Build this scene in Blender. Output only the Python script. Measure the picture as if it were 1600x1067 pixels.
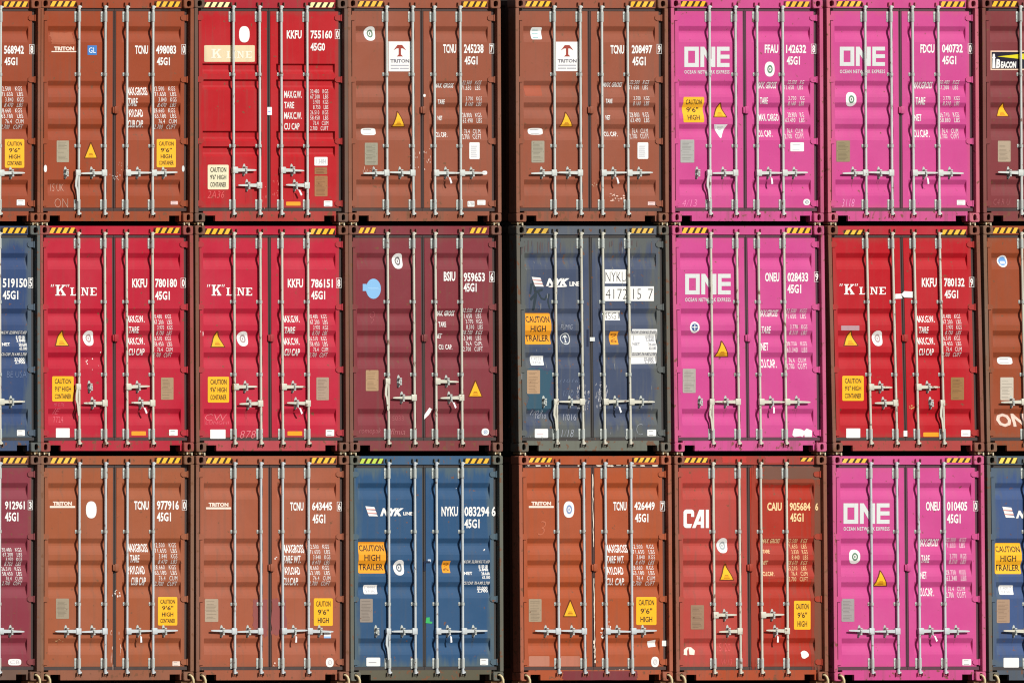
import bpy, bmesh, math, random
from mathutils import Vector, Matrix

random.seed(7)
R = math.radians
scene = bpy.context.scene
for _o in list(bpy.data.objects):
    bpy.data.objects.remove(_o)
COL = scene.collection

# ------------------------------------------------------------------ camera
TH = R(36.9)                 # the stack is seen obliquely, from its left
ST, CT = math.sin(TH), math.cos(TH)
DIST = 1200.0
PXM = 122.4                  # photo pixels per metre, unforeshortened
ZC = 4.70                    # height of the picture's centre above the deck
cam = bpy.data.cameras.new('camera')
cam.sensor_width = 36.0
cam.lens = 36.0 * DIST * PXM / 1600.0
cam.clip_start = 1.0
cam.clip_end = 30000.0
cam_o = bpy.data.objects.new('camera', cam)
cam_o.location = (-DIST * ST, -DIST * CT, ZC)
cam_o.rotation_euler = (R(90), 0, -TH)
COL.objects.link(cam_o)
scene.camera = cam_o

# ------------------------------------------------------------------ light
SUN_AZ, SUN_EL = R(9), R(32)        # azimuth to the right of the doors' normal
sdir = Vector((math.sin(SUN_AZ) * math.cos(SUN_EL), -math.cos(SUN_AZ) * math.cos(SUN_EL), math.sin(SUN_EL)))
sun = bpy.data.lights.new('sun', 'SUN')
sun.energy = 4.35
sun.angle = R(0.5)
sun.color = (1.0, 0.975, 0.935)
sun_o = bpy.data.objects.new('sun', sun)
sun_o.rotation_euler = sdir.to_track_quat('Z', 'Y').to_euler()
sun_o.location = (10, -20, 30)
COL.objects.link(sun_o)

world = bpy.data.worlds.new("World")
scene.world = world
world.use_nodes = True
wn = world.node_tree
sky = wn.nodes.new('ShaderNodeTexSky')
sky.sky_type = 'NISHITA'
sky.sun_disc = False
sky.sun_elevation = SUN_EL
sky.sun_rotation = math.pi - SUN_AZ
bg = wn.nodes['Background']
wn.links.new(sky.outputs[0], bg.inputs[0])
bg.inputs[1].default_value = 0.05

scene.view_settings.view_transform = 'Standard'
scene.view_settings.look = 'None'
scene.view_settings.exposure = 0.0
scene.view_settings.gamma = 1.0
scene.cycles.max_bounces = 6
scene.cycles.filter_width = 1.15

# ------------------------------------------------------------------ materials
def lin(c):
    return tuple(((v / 255) / 12.92 if v / 255 <= 0.04045 else ((v / 255 + 0.055) / 1.055) ** 2.4) for v in c)

MATS = {}
GAIN = 0.79

def _noise(nt, pos, scale, detail=4.0, stretch=None):
    n = nt.nodes.new('ShaderNodeTexNoise')
    n.inputs['Scale'].default_value = scale
    n.inputs['Detail'].default_value = detail
    if stretch:
        m = nt.nodes.new('ShaderNodeMapping')
        m.inputs['Scale'].default_value = stretch
        nt.links.new(pos, m.inputs['Vector'])
        nt.links.new(m.outputs[0], n.inputs['Vector'])
    else:
        nt.links.new(pos, n.inputs['Vector'])
    return n.outputs['Fac']

def _ramp(nt, fac, lo, hi, top):
    r = nt.nodes.new('ShaderNodeMapRange')
    r.inputs['From Min'].default_value = lo
    r.inputs['From Max'].default_value = hi
    r.inputs['To Min'].default_value = 0.0
    r.inputs['To Max'].default_value = top
    nt.links.new(fac, r.inputs['Value'])
    return r.outputs['Result']

def _mix(nt, fac, a, b):
    m = nt.nodes.new('ShaderNodeMix')
    m.data_type = 'RGBA'
    for s, v in ((0, fac), (6, a), (7, b)):
        if isinstance(v, (int, float)):
            m.inputs[s].default_value = v
        elif isinstance(v, tuple):
            m.inputs[s].default_value = (v[0], v[1], v[2], 1)
        else:
            nt.links.new(v, m.inputs[s])
    return m.outputs[2]

def paint(name, srgb, wear=0.4, rough=0.5, fade=0.10, rust=(0.16, 0.07, 0.035), grime=(0.10, 0.085, 0.06),
          streak=0.25, metal=0.0, bump=0.04, raw=False, border=None, gain=None):
    """weathered paint: blotchy fading, streaks of dirt running down, rust flecks, slightly dented surface"""
    key = (name, srgb, wear, rough, fade, rust, grime, streak, metal, bump, border, gain)
    if key in MATS:
        return MATS[key]
    m = bpy.data.materials.new(name)
    m.use_nodes = True
    nt = m.node_tree
    b = nt.nodes['Principled BSDF']
    base = tuple(min(0.9, v * (gain or GAIN)) for v in lin(srgb)) if not raw else srgb
    geo = nt.nodes.new('ShaderNodeNewGeometry')
    pos = geo.outputs['Position']
    lum = sum(base) / 3
    pale = tuple(v * 1.12 + (lum + 0.16 - v) * 0.16 for v in base)
    dark = tuple(v * 0.72 for v in base)
    c = _mix(nt, _ramp(nt, _noise(nt, pos, 1.1, 6), 0.40, 0.75, fade * 2.2), base, pale)
    c = _mix(nt, _ramp(nt, _noise(nt, pos, 2.3, 5), 0.52, 0.75, fade * 1.6), c, dark)
    if streak > 0:
        c = _mix(nt, _ramp(nt, _noise(nt, pos, 1.0, 5, (16, 16, 0.7)), 0.52, 0.80, streak), c, grime)
    if border:
        col, width, amt = border
        tc = nt.nodes.new('ShaderNodeTexCoord')
        sep = nt.nodes.new('ShaderNodeSeparateXYZ')
        nt.links.new(tc.outputs['Object'], sep.inputs[0])
        def op(kind, a, b):
            q = nt.nodes.new('ShaderNodeMath')
            q.operation = kind
            for i, v in enumerate((a, b)):
                if isinstance(v, (int, float)):
                    q.inputs[i].default_value = v
                elif v is not None:
                    nt.links.new(v, q.inputs[i])
            return q.outputs[0]
        ax = op('ABSOLUTE', sep.outputs[0], None)
        e = op('MINIMUM', op('SUBTRACT', 1.10, ax), op('MINIMUM', op('MULTIPLY', op('SUBTRACT', sep.outputs[2], 0.19), 0.8), op('MULTIPLY', op('SUBTRACT', 2.74, sep.outputs[2]), 0.7)))
        e = op('ADD', e, op('MULTIPLY', op('SUBTRACT', _noise(nt, pos, 3.0, 6, (3, 3, .8)), 0.5), width * 3.0))
        e = op('ADD', e, op('MULTIPLY', op('SUBTRACT', _noise(nt, pos, 1.0, 4, (20, 20, 1.2)), 0.5), width * 2.0))
        c = _mix(nt, _ramp(nt, e, width * 1.25, width * 0.15, amt), c, tuple(v * (gain or GAIN) for v in lin(col)))
    if wear > 0:
        c = _mix(nt, _ramp(nt, _noise(nt, pos, 14.0, 8), 0.69 - 0.07 * wear, 0.735 - 0.07 * wear, 0.85), c, rust)
    nt.links.new(c, b.inputs['Base Color'])
    rr = nt.nodes.new('ShaderNodeMapRange')
    rr.inputs['To Min'].default_value = rough - 0.10
    rr.inputs['To Max'].default_value = min(1.0, rough + 0.18)
    nt.links.new(_noise(nt, pos, 5.0, 4), rr.inputs['Value'])
    nt.links.new(rr.outputs['Result'], b.inputs['Roughness'])
    b.inputs['Metallic'].default_value = metal
    b.inputs['Specular IOR Level'].default_value = 0.2
    if bump > 0:
        bp = nt.nodes.new('ShaderNodeBump')
        bp.inputs['Strength'].default_value = 0.25
        bp.inputs['Distance'].default_value = bump
        nt.links.new(_noise(nt, pos, 2.6, 3), bp.inputs['Height'])
        nt.links.new(bp.outputs[0], b.inputs['Normal'])
    MATS[key] = m
    return m

def ink(name, srgb, worn=0.15):
    """printed or stencilled colour, a little scuffed"""
    return paint(name, srgb, wear=0.0, rough=0.55, fade=worn * .7, streak=worn * 0.5, bump=0.0, gain=0.92)

def metal(name, srgb, wear=0.5):
    return paint(name, srgb, wear=wear, rough=0.48, fade=0.10, streak=0.16, metal=0.1, bump=0.0, gain=0.88)

RUBBER = paint('door_gasket_rubber', (66, 62, 66), wear=0.1, rough=0.7, fade=0.12, streak=0.3, bump=0.0)
GALVS = [metal('galvanised_steel', (210, 213, 206), 0.40), metal('galvanised_steel', (202, 208, 208), 0.55), metal('galvanised_steel', (214, 210, 192), 0.95)]
GALV2 = metal('galvanised_forging', (190, 195, 188), 0.8)
HAZ_Y = ink('hazard_yellow', (244, 186, 44), 0.5)
HAZ_P = ink('hazard_pale_yellow', (250, 236, 170), 0.2)
HAZ_G = ink('hazard_green_yellow', (190, 214, 80), 0.2)
HAZ_K = ink('hazard_black', (58, 36, 24), 0.3)
WHITE = ink('white_paint', (238, 236, 230), 0.12)
WHITE2 = ink('dull_white_paint', (214, 216, 212), 0.18)
CREAM = ink('cream_paint', (232, 206, 160), 0.2)
BLACKI = ink('black_print', (44, 38, 34), 0.1)
CAUT = ink('caution_yellow', (248, 182, 34), 0.14)
CAUTO = ink('caution_orange', (238, 158, 34), 0.2)
CHALK = ink('chalk', (206, 190, 184), 0.3)
SEALW = ink('seal_plastic', (244, 244, 242), 0.05)

# ------------------------------------------------------------------ mesh helpers
def new_obj(name, mesh, mats, parent=None, loc=(0, 0, 0), inv=None):
    o = bpy.data.objects.new(name, mesh)
    COL.objects.link(o)
    o.parent = parent
    if inv is not None:
        o.matrix_parent_inverse = inv
    o.location = loc
    if not isinstance(mats, (list, tuple)):
        mats = [mats]
    if mesh is not None:
        while len(mesh.materials) < len(mats):
            mesh.materials.append(mats[len(mesh.materials)])
        for i, m in enumerate(mats):
            o.material_slots[i].link = 'OBJECT'
            o.material_slots[i].material = m
    return o

def to_mesh(bm, name, smooth=None):
    bmesh.ops.recalc_face_normals(bm, faces=bm.faces)
    me = bpy.data.meshes.new(name)
    bm.to_mesh(me)
    bm.free()
    if smooth is not None:
        for p in me.polygons:
            p.use_smooth = True
        try:
            me.set_sharp_from_angle(angle=R(smooth))
        except Exception:
            pass
    return me

def box(bm, x0, x1, y0, y1, z0, z1, mi=0, bevel=0.0):
    vs = [bm.verts.new(p) for p in ((x0, y0, z0), (x1, y0, z0), (x1, y1, z0), (x0, y1, z0),
                                    (x0, y0, z1), (x1, y0, z1), (x1, y1, z1), (x0, y1, z1))]
    fs = []
    for f in ((0, 1, 5, 4), (1, 2, 6, 5), (2, 3, 7, 6), (3, 0, 4, 7), (4, 5, 6, 7), (3, 2, 1, 0)):
        fc = bm.faces.new([vs[i] for i in f])
        fc.material_index = mi
        fs.append(fc)
    if bevel > 0:
        es = list({e for f in fs for e in f.edges})
        r = bmesh.ops.bevel(bm, geom=es, offset=bevel, segments=2, affect='EDGES', profile=0.5)
        for f in r['faces']:
            f.material_index = mi
    return fs

def tube(bm, pts, rad, n=12, cap=True, mi=0):
    """round bar along a polyline"""
    rings = []
    for i, p in enumerate(pts):
        p = Vector(p)
        a = Vector(pts[max(0, i - 1)])
        b = Vector(pts[min(len(pts) - 1, i + 1)])
        t = (b - a).normalized()
        u = t.cross(Vector((0, 1, 0)))
        if u.length < 1e-4:
            u = t.cross(Vector((1, 0, 0)))
        u.normalize()
        w = t.cross(u).normalized()
        rr = rad[i] if isinstance(rad, (list, tuple)) else rad
        rings.append([bm.verts.new(p + (u * math.cos(2 * math.pi * k / n) + w * math.sin(2 * math.pi * k / n)) * rr) for k in range(n)])
    for i in range(len(rings) - 1):
        for k in range(n):
            f = bm.faces.new((rings[i][k], rings[i][(k + 1) % n], rings[i + 1][(k + 1) % n], rings[i + 1][k]))
            f.material_index = mi
    if cap:
        bm.faces.new(rings[0]).material_index = mi
        bm.faces.new(list(reversed(rings[-1]))).material_index = mi

# ------------------------------------------------------------------ container geometry (origin: middle of the door end's bottom edge)
W, H, L = 1.219, 2.896, 12.19
VS = 122.3
def vz(v):
    return H - v / VS
DY = 0.062                    # door face behind the castings' face
GD = 0.036                    # depth of the pressed grooves
ZD0, ZD1 = vz(331.5), vz(19.3)
X_IN, X_OUT = 0.028, 1.110
GX0, GX1 = 0.115, 1.052

PRESS_A = [(0, 0), (0.8, .05), (7.9, .95), (9.2, 1.0), (12.0, .97), (14.5, .82), (21.5, .22), (26.0, 0)]     # rolled groove: steep above, easy below
PRESS_B = [(0, 0), (2.6, 1), (9.5, 1), (12.5, .75), (16.5, 0)]
GROOVES_A = [[(v + a, d) for a, d in PRESS_A] for v in (42.6, 129.6, 164.0, 198.2, 286.5)]
GROOVES_B = [[(v + a, d) for a, d in PRESS_B] for v in (102.5, 127.6, 209.5, 234.0)]

def zbreaks(gr):
    return sorted({vz(v) for g in gr for v, d in g})

def depth_z(gr, z):
    v = (H - z) * VS
    for g in gr:
        if g[0][0] <= v <= g[-1][0]:
            for (a, da), (b, db) in zip(g[:-1], g[1:]):
                if v <= b:
                    return GD * (da + (db - da) * (v - a) / (b - a))
    return 0.0

def depth_x(x):
    x = abs(x)
    w = 0.007
    if x <= GX0 or x >= GX1:
        return 0.0
    return GD * min(1.0, (x - GX0) / w, (GX1 - x) / w)

def face_y(gr, x, z):
    return DY + min(depth_z(gr, z), depth_x(x))

def door_mesh(gr, sgn, name):
    bm = bmesh.new()
    xs = [X_IN, GX0, GX0 + 0.007, 0.45, 0.75, GX1 - 0.007, GX1, X_OUT]
    zs = sorted(set([ZD0, ZD1] + zbreaks(gr)))
    grid = [[bm.verts.new((sgn * x, face_y(gr, x, z), z)) for x in xs] for z in zs]
    for i in range(len(zs) - 1):
        for j in range(len(xs) - 1):
            q = (grid[i][j], grid[i][j + 1], grid[i + 1][j + 1], grid[i + 1][j])
            if len({round(v.co.y, 5) for v in q}) == 2 and sum(v.co.y > DY + 1e-5 for v in q) == 1:
                bm.faces.new(q)
            else:
                bm.faces.new(q)
    # folded edge running back to the seal
    rim = [grid[0][j] for j in range(len(xs))] + [grid[i][-1] for i in range(1, len(zs))] + \
          [grid[-1][j] for j in range(len(xs) - 2, -1, -1)] + [grid[i][0] for i in range(len(zs) - 2, 0, -1)]
    back = [bm.verts.new((v.co.x, DY + 0.06, v.co.z)) for v in rim]
    n = len(rim)
    for k in range(n):
        bm.faces.new((rim[k], rim[(k + 1) % n], back[(k + 1) % n], back[k]))
    me = to_mesh(bm, name)
    return me

def gasket_mesh(sgn):
    bm = bmesh.new()
    y0, y1 = DY + 0.004, DY + 0.034
    z_top, z_bot = vz(14.2), vz(337.2)
    def b(xa, xb, za, zb, y=y0):
        xa, xb = sorted((sgn * xa, sgn * xb))
        box(bm, xa, xb, y, y1, za, zb, bevel=0.004)
    b(0.0015, X_OUT + 0.052, ZD1 + 0.001, z_top)
    b(0.0015, X_OUT + 0.052, z_bot, ZD0 - 0.001)
    b(X_OUT + 0.001, X_OUT + 0.052, ZD0 - 0.0005, ZD1 + 0.0005, y0 + 0.012)
    b(0.0015, X_IN - 0.001, ZD0 - 0.0005, ZD1 + 0.0005, y0 + (0.006 if sgn < 0 else 0.0))
    return to_mesh(bm, 'door_gasket')

def casting_mesh(hw, hh):
    """ISO corner casting with its oval end hole; origin at bottom left front corner of the block"""
    bm = bmesh.new()
    cw, ch, cd = 0.162, 0.118, 0.178
    n = 32
    cx, cz = cw * 0.5, ch * 0.5
    def outer(t, inset=0.0, rad=0.014):
        # rounded rectangle by angle
        c, s = math.cos(t), math.sin(t)
        a, b = cw / 2 - inset, ch / 2 - inset
        p = 8.0
        r = 1.0 / ((abs(c) / a) ** p + (abs(s) / b) ** p) ** (1 / p)
        return cx + r * c, cz + r * s
    def hole(t, k=1.0):
        c, s = math.cos(t), math.sin(t)
        p = 2.8
        r = 1.0 / ((abs(c) / (hw / 2 * k)) ** p + (abs(s) / (hh / 2 * k)) ** p) ** (1 / p)
        return cx + r * c, cz + r * s
    T = [2 * math.pi * (i + 0.5) / n for i in range(n)]
    loops = [
        [bm.verts.new((*(lambda q: (q[0], cd, q[1]))(outer(t)),)) for t in T],
        [bm.verts.new((*(lambda q: (q[0], 0.008, q[1]))(outer(t)),)) for t in T],
        [bm.verts.new((*(lambda q: (q[0], 0.0, q[1]))(outer(t, 0.007)),)) for t in T],
        [bm.verts.new((*(lambda q: (q[0], 0.0, q[1]))(hole(t, 1.08)),)) for t in T],
        [bm.verts.new((*(lambda q: (q[0], 0.005, q[1]))(hole(t)),)) for t in T],
        [bm.verts.new((*(lambda q: (q[0], 0.032, q[1]))(hole(t)),)) for t in T],
        [bm.verts.new((*(lambda q: (q[0], 0.036, q[1]))(outer(t, 0.016)),)) for t in T],
        [bm.verts.new((*(lambda q: (q[0], 0.150, q[1]))(outer(t, 0.016)),)) for t in T],
    ]
    for a, b in zip(loops[:-1], loops[1:]):
        for i in range(n):
            bm.faces.new((a[i], a[(i + 1) % n], b[(i + 1) % n], b[i]))
    bm.faces.new(loops[0])
    bm.faces.new(list(reversed(loops[-1])))
    return to_mesh(bm, 'corner_casting', 40)

def shell_mesh():
    """corrugated steel sides, roof, floor and front wall behind the door frame"""
    bm = bmesh.new()
    zb, zt = 0.03, H - 0.03
    for s in (-1, 1):
        pts = []
        y = 0.16
        ph = 0
        prof = [(0.0, 0.0), (0.072, 0.0), (0.14, 0.036), (0.244, 0.036)]
        while y < L - 0.4:
            for dy, dx in prof:
                pts.append((s * (W - 0.012 - dx), y + dy))
            y += 0.312
        prev = None
        for (x, yy) in pts:
            a, b = bm.verts.new((x, yy, zb + 0.13)), bm.verts.new((x, yy, zt - 0.05))
            if prev:
                bm.faces.new((prev[0], a, b, prev[1]))
            prev = (a, b)
        x0, x1 = sorted((s * (W - 0.006), s * (W - 0.10)))
        box(bm, x0, x1, 0.181, L - 0.181, zb - 0.015, zb + 0.135)     # bottom rail
        x0, x1 = sorted((s * (W - 0.006), s * (W - 0.066)))
        box(bm, x0, x1, 0.181, L - 0.181, zt - 0.055, zt + 0.012)    # top rail
        x0, x1 = sorted((s * (W - 0.002), s * (W - 0.14)))
        box(bm, x0, x1, L - 0.16, L - 0.02, 0.12, H - 0.12)           # front end posts
        for z0 in (0.0, H - 0.118):
            x0, x1 = sorted((s * W, s * (W - 0.162)))
            box(bm, x0, x1, L - 0.178, L, z0, z0 + 0.118, bevel=0.01)
    box(bm, -W + 0.09, W - 0.09, 0.20, L - 0.19, zt - 0.02, zt + 0.006)    # roof
    box(bm, -W + 0.11, W - 0.11, 0.20, L - 0.19, zb + 0.06, zb + 0.12)     # floor
    box(bm, -W + 0.15, W - 0.15, L - 0.10, L - 0.06, 0.13, H - 0.13)       # front wall
    return to_mesh(bm, 'container_shell')

def post_mesh():
    """one rear corner post, right hand side"""
    bm = bmesh.new()
    z0, z1 = 0.1185, H - 0.1185
    box(bm, 1.163, W, 0.002, 0.068, z0, z1, bevel=0.006)
    box(bm, 1.125, W - 0.002, 0.0985, 0.158, z0, z1)
    box(bm, 1.166, W - 0.002, 0.0685, 0.098, z0, z1)
    return bm

def header_mesh():
    bm = bmesh.new()
    x = W - 0.1625
    box(bm, -x, x, 0.048, 0.078, vz(14.4), H - 0.006, bevel=0.004)
    box(bm, -x, x, 0.0785, 0.16, vz(19.0), H - 0.02)
    return to_mesh(bm, 'header')

def sill_mesh():
    bm = bmesh.new()
    x = W - 0.1625
    z0, z1, zn = 0.012, vz(337.0), 0.084
    a, b = 0.866, 1.030
    pts = [(-x, z0), (-b, z0), (-b, zn), (-a, zn), (-a, z0), (a, z0), (a, zn), (b, zn), (b, z0), (x, z0), (x, z1), (-x, z1)]
    f = bm.faces.new([bm.verts.new((px, 0.048, pz)) for px, pz in pts])
    r = bmesh.ops.extrude_face_region(bm, geom=[f])
    bmesh.ops.translate(bm, verts=[v for v in r['geom'] if isinstance(v, bmesh.types.BMVert)], vec=(0, 0.04, 0))
    return to_mesh(bm, 'sill')

ROD_Y, ROD_R = 0.028, 0.0178
def rod_mesh():
    bm = bmesh.new()
    za, zb = vz(342.5), vz(10.5)
    tube(bm, [(0, ROD_Y, za), (0, ROD_Y, zb)], ROD_R, 14)
    # cam heads that hook behind the keepers on sill and header
    for z, s in ((za, 1), (zb, -1)):
        tube(bm, [(0, ROD_Y, z - 0.004 * s), (0, ROD_Y, z + 0.045 * s)], 0.0215, 14)
        box(bm, -0.012, 0.034, 0.010, 0.034, min(z + 0.004 * s, z + 0.026 * s), max(z + 0.004 * s, z + 0.026 * s), bevel=0.003)
    return to_mesh(bm, 'locking_bar', 45)

def keeper_mesh():
    bm = bmesh.new()
    box(bm, -0.040, -0.027, 0.014, 0.0475, -0.022, 0.022, bevel=0.003)
    box(bm, 0.036, 0.047, 0.014, 0.0475, -0.022, 0.022, bevel=0.003)
    box(bm, -0.040, 0.047, 0.040, 0.0475, -0.027, -0.0225)
    return to_mesh(bm, 'cam_keeper')

def bracket_mesh(hgt, half):
    """bearing bracket bolted to the door: base plate and a saddle over the bar"""
    bm = bmesh.new()
    box(bm, -half, half, DY - 0.007, DY - 0.0005, -hgt / 2, hgt / 2, bevel=0.003)
    n = 10
    ri, ro = ROD_R + 0.001, ROD_R + 0.0065
    prev = None
    for k in range(n + 1):
        t = math.pi * k / n
        c, s = math.cos(t), math.sin(t)
        ring = [bm.verts.new((r * c, ROD_Y - r * s, z)) for r, z in ((ri, -hgt * .42), (ro, -hgt * .42), (ro, hgt * .42), (ri, hgt * .42))]
        if prev:
            for a in range(4):
                bm.faces.new((prev[a], prev[(a + 1) % 4], ring[(a + 1) % 4], ring[a]))
        else:
            bm.faces.new(ring)
        prev = ring
    bm.faces.new(prev)
    for s in (-1, 1):
        x0, x1 = sorted((s * ri, s * ro))
        box(bm, x0, x1, ROD_Y, DY - 0.007, -hgt * .42, hgt * .42)
    for s in (-1, 1):
        for z in ((-hgt * .27, hgt * .27) if hgt > 0.08 else (0,)):
            tube(bm, [(s * (half - 0.012), DY - 0.006, z), (s * (half - 0.012), DY - 0.013, z)], 0.007, 8)
    return to_mesh(bm, 'bar_bracket', 45)

def handle_mesh(sgn, ln=0.385):
    """hub clamped round the bar and a flat handle that tapers to its tip"""
    bm = bmesh.new()
    def sx(a, b):
        return sorted((sgn * a, sgn * b))
    x0, x1 = sx(-0.024, 0.058)
    box(bm, x0, x1, ROD_Y - 0.024, ROD_Y + 0.016, -0.042, 0.042, bevel=0.008)
    sec = [(0.058, 0.022, 0.022), (0.17, 0.020, 0.018), (0.20, 0.015, 0.013), (ln - 0.04, 0.012, 0.010), (ln, 0.007, 0.006)]
    prev = None
    for x, up, dn in sec:
        y0, y1 = ROD_Y - 0.014, ROD_Y - 0.003
        ring = [bm.verts.new((sgn * x, y0, -dn)), bm.verts.new((sgn * x, y0, up)), bm.verts.new((sgn * x, y1, up)), bm.verts.new((sgn * x, y1, -dn))]
        if prev:
            for a in range(4):
                bm.faces.new((prev[a], prev[(a + 1) % 4], ring[(a + 1) % 4], ring[a]))
        else:
            bm.faces.new(ring)
        prev = ring
    bm.faces.new(prev)
    return to_mesh(bm, 'handle', 40)

def hanging_handle_mesh():
    bm = bmesh.new()
    box(bm, -0.054, 0.02, ROD_Y - 0.022, ROD_Y + 0.014, -0.04, 0.04, bevel=0.008)
    pts = [(-0.040, -0.035, 0.016), (-0.052, -0.10, 0.017), (-0.055, -0.17, 0.016), (-0.038, -0.22, 0.013), (-0.030, -0.30, 0.011), (-0.026, -0.37, 0.008)]
    prev = None
    for x, z, w in pts:
        ring = [bm.verts.new((x - w, 0.004, z)), bm.verts.new((x + w, 0.004, z)), bm.verts.new((x + w, 0.016, z)), bm.verts.new((x - w, 0.016, z))]
        if prev:
            for a in range(4):
                bm.faces.new((prev[a], prev[(a + 1) % 4], ring[(a + 1) % 4], ring[a]))
        else:
            bm.faces.new(ring)
        prev = ring
    bm.faces.new(prev)
    return to_mesh(bm, 'handle', 40)

def catch_mesh():
    """handle retainer: oval plate with a hook above and a swinging latch below"""
    bm = bmesh.new()
    n = 16
    ring = []
    for y in (DY - 0.0005, DY - 0.006):
        ring.append([bm.verts.new((0.026 * math.cos(2 * math.pi * k / n), y, 0.082 * math.sin(2 * math.pi * k / n))) for k in range(n)])
    for k in range(n):
        bm.faces.new((ring[0][k], ring[0][(k + 1) % n], ring[1][(k + 1) % n], ring[1][k]))
    bm.faces.new(ring[1])
    box(bm, -0.018, 0.018, 0.002, DY - 0.0065, 0.026, 0.044, bevel=0.005)
    box(bm, -0.015, 0.015, 0.000, DY - 0.0065, -0.050, -0.030, bevel=0.005)
    box(bm, -0.013, 0.013, -0.001, 0.006, -0.028, 0.022, bevel=0.003)
    tube(bm, [(0, 0.003, 0.0), (0, -0.006, 0.0)], 0.010, 10)
    return to_mesh(bm, 'handle_catch', 40)

def hinge_mesh(sgn):
    """hinge blade welded to the door and its pin lug on the post"""
    bm = bmesh.new()
    y0, y1 = DY - 0.012, DY - 0.001
    a = [(1.045, -0.016), (1.075, -0.036), (1.150, -0.036), (1.150, 0.036), (1.075, 0.036), (1.045, 0.016)]
    f = bm.faces.new([bm.verts.new((sgn * x, y0, z)) for x, z in a])
    r = bmesh.ops.extrude_face_region(bm, geom=[f])
    bmesh.ops.translate(bm, verts=[v for v in r['geom'] if isinstance(v, bmesh.types.BMVert)], vec=(0, y1 - y0, 0))
    tube(bm, [(sgn * 1.147, DY - 0.010, -0.042), (sgn * 1.147, DY - 0.010, 0.042)], 0.0125, 10)
    return to_mesh(bm, 'hinge', 40)

def joint_cover_mesh():
    bm = bmesh.new()
    box(bm, -0.012, 0.052, 0.030, DY - 0.001, -0.048, 0.048, bevel=0.006)
    box(bm, -0.040, -0.012, 0.036, DY - 0.001, -0.040, 0.040, bevel=0.006)
    return to_mesh(bm, 'joint_cover', 40)

def seal_mesh():
    bm = bmesh.new()
    tube(bm, [(-0.004, -0.004, 0.0), (-0.010, -0.008, -0.03), (0.0, -0.008, -0.045)], 0.0035, 6)
    a = [(0.0, -0.04), (0.024, -0.048), (0.040, -0.118), (0.014, -0.126)]
    f = bm.faces.new([bm.verts.new((x, -0.010, z)) for x, z in a])
    r = bmesh.ops.extrude_face_region(bm, geom=[f])
    bmesh.ops.translate(bm, verts=[v for v in r['geom'] if isinstance(v, bmesh.types.BMVert)], vec=(0, 0.006, 0))
    return to_mesh(bm, 'seal_tag')

M_DOOR = {('A', s): door_mesh(GROOVES_A, s, 'door') for s in (-1, 1)}
M_DOOR.update({('B', s): door_mesh(GROOVES_B, s, 'door') for s in (-1, 1)})
M_GASK = {s: gasket_mesh(s) for s in (-1, 1)}
M_CAST_T, M_CAST_B = casting_mesh(0.066, 0.076), casting_mesh(0.052, 0.080)
M_SHELL = shell_mesh()
_pb = post_mesh(); M_POST_R = to_mesh(_pb, 'corner_post')
_pb = post_mesh(); bmesh.ops.scale(_pb, vec=(-1, 1, 1), verts=_pb.verts); M_POST_L = to_mesh(_pb, 'corner_post')
M_HEAD, M_SILL, M_ROD, M_KEEP = header_mesh(), sill_mesh(), rod_mesh(), keeper_mesh()
M_BR_L, M_BR_S = bracket_mesh(0.135, 0.052), bracket_mesh(0.045, 0.046)
M_HAND = {1: handle_mesh(1), -1: handle_mesh(-1), 'short1': handle_mesh(1, 0.35), 'short-1': handle_mesh(-1, 0.35)}
M_HANG = hanging_handle_mesh()
M_CATCH = catch_mesh()
M_HINGE = {s: hinge_mesh(s) for s in (-1, 1)}
M_JOINT = joint_cover_mesh()
M_SEAL = seal_mesh()

# ------------------------------------------------------------------ flat shapes for lettering and signs
# a "shape" is a list of polygons in container coordinates (x, z) with a material index and a lift above the surface
FONTC = {}
def glyphs(text, bold=0.0, shear=0.0, space=1.0):
    key = (text, bold, shear, space)
    if key in FONTC:
        return FONTC[key]
    cu = bpy.data.curves.new('lettering', 'FONT')
    cu.body = text
    cu.size = 1.0
    cu.offset = bold
    cu.shear = shear
    cu.resolution_u = 2
    cu.space_character = space
    o = bpy.data.objects.new('lettering', cu)
    COL.objects.link(o)
    dg = bpy.context.evaluated_depsgraph_get()
    me = o.evaluated_get(dg).to_mesh()
    vs = [(v.co.x, v.co.y) for v in me.vertices]
    fs = [tuple(p.vertices) for p in me.polygons]
    o.evaluated_get(dg).to_mesh_clear()
    bpy.data.objects.remove(o)
    bpy.data.curves.remove(cu)
    x0 = min(v[0] for v in vs); x1 = max(v[0] for v in vs)
    y0 = min(v[1] for v in vs); y1 = max(v[1] for v in vs)
    vs = [((x - x0) / (x1 - x0), (y - y0) / (y1 - y0)) for x, y in vs]
    FONTC[key] = [[vs[i] for i in f] for f in fs]
    return FONTC[key]

def rects(*rs):
    return [[(a, b), (c, b), (c, d), (a, d)] for a, b, c, d in rs]

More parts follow.
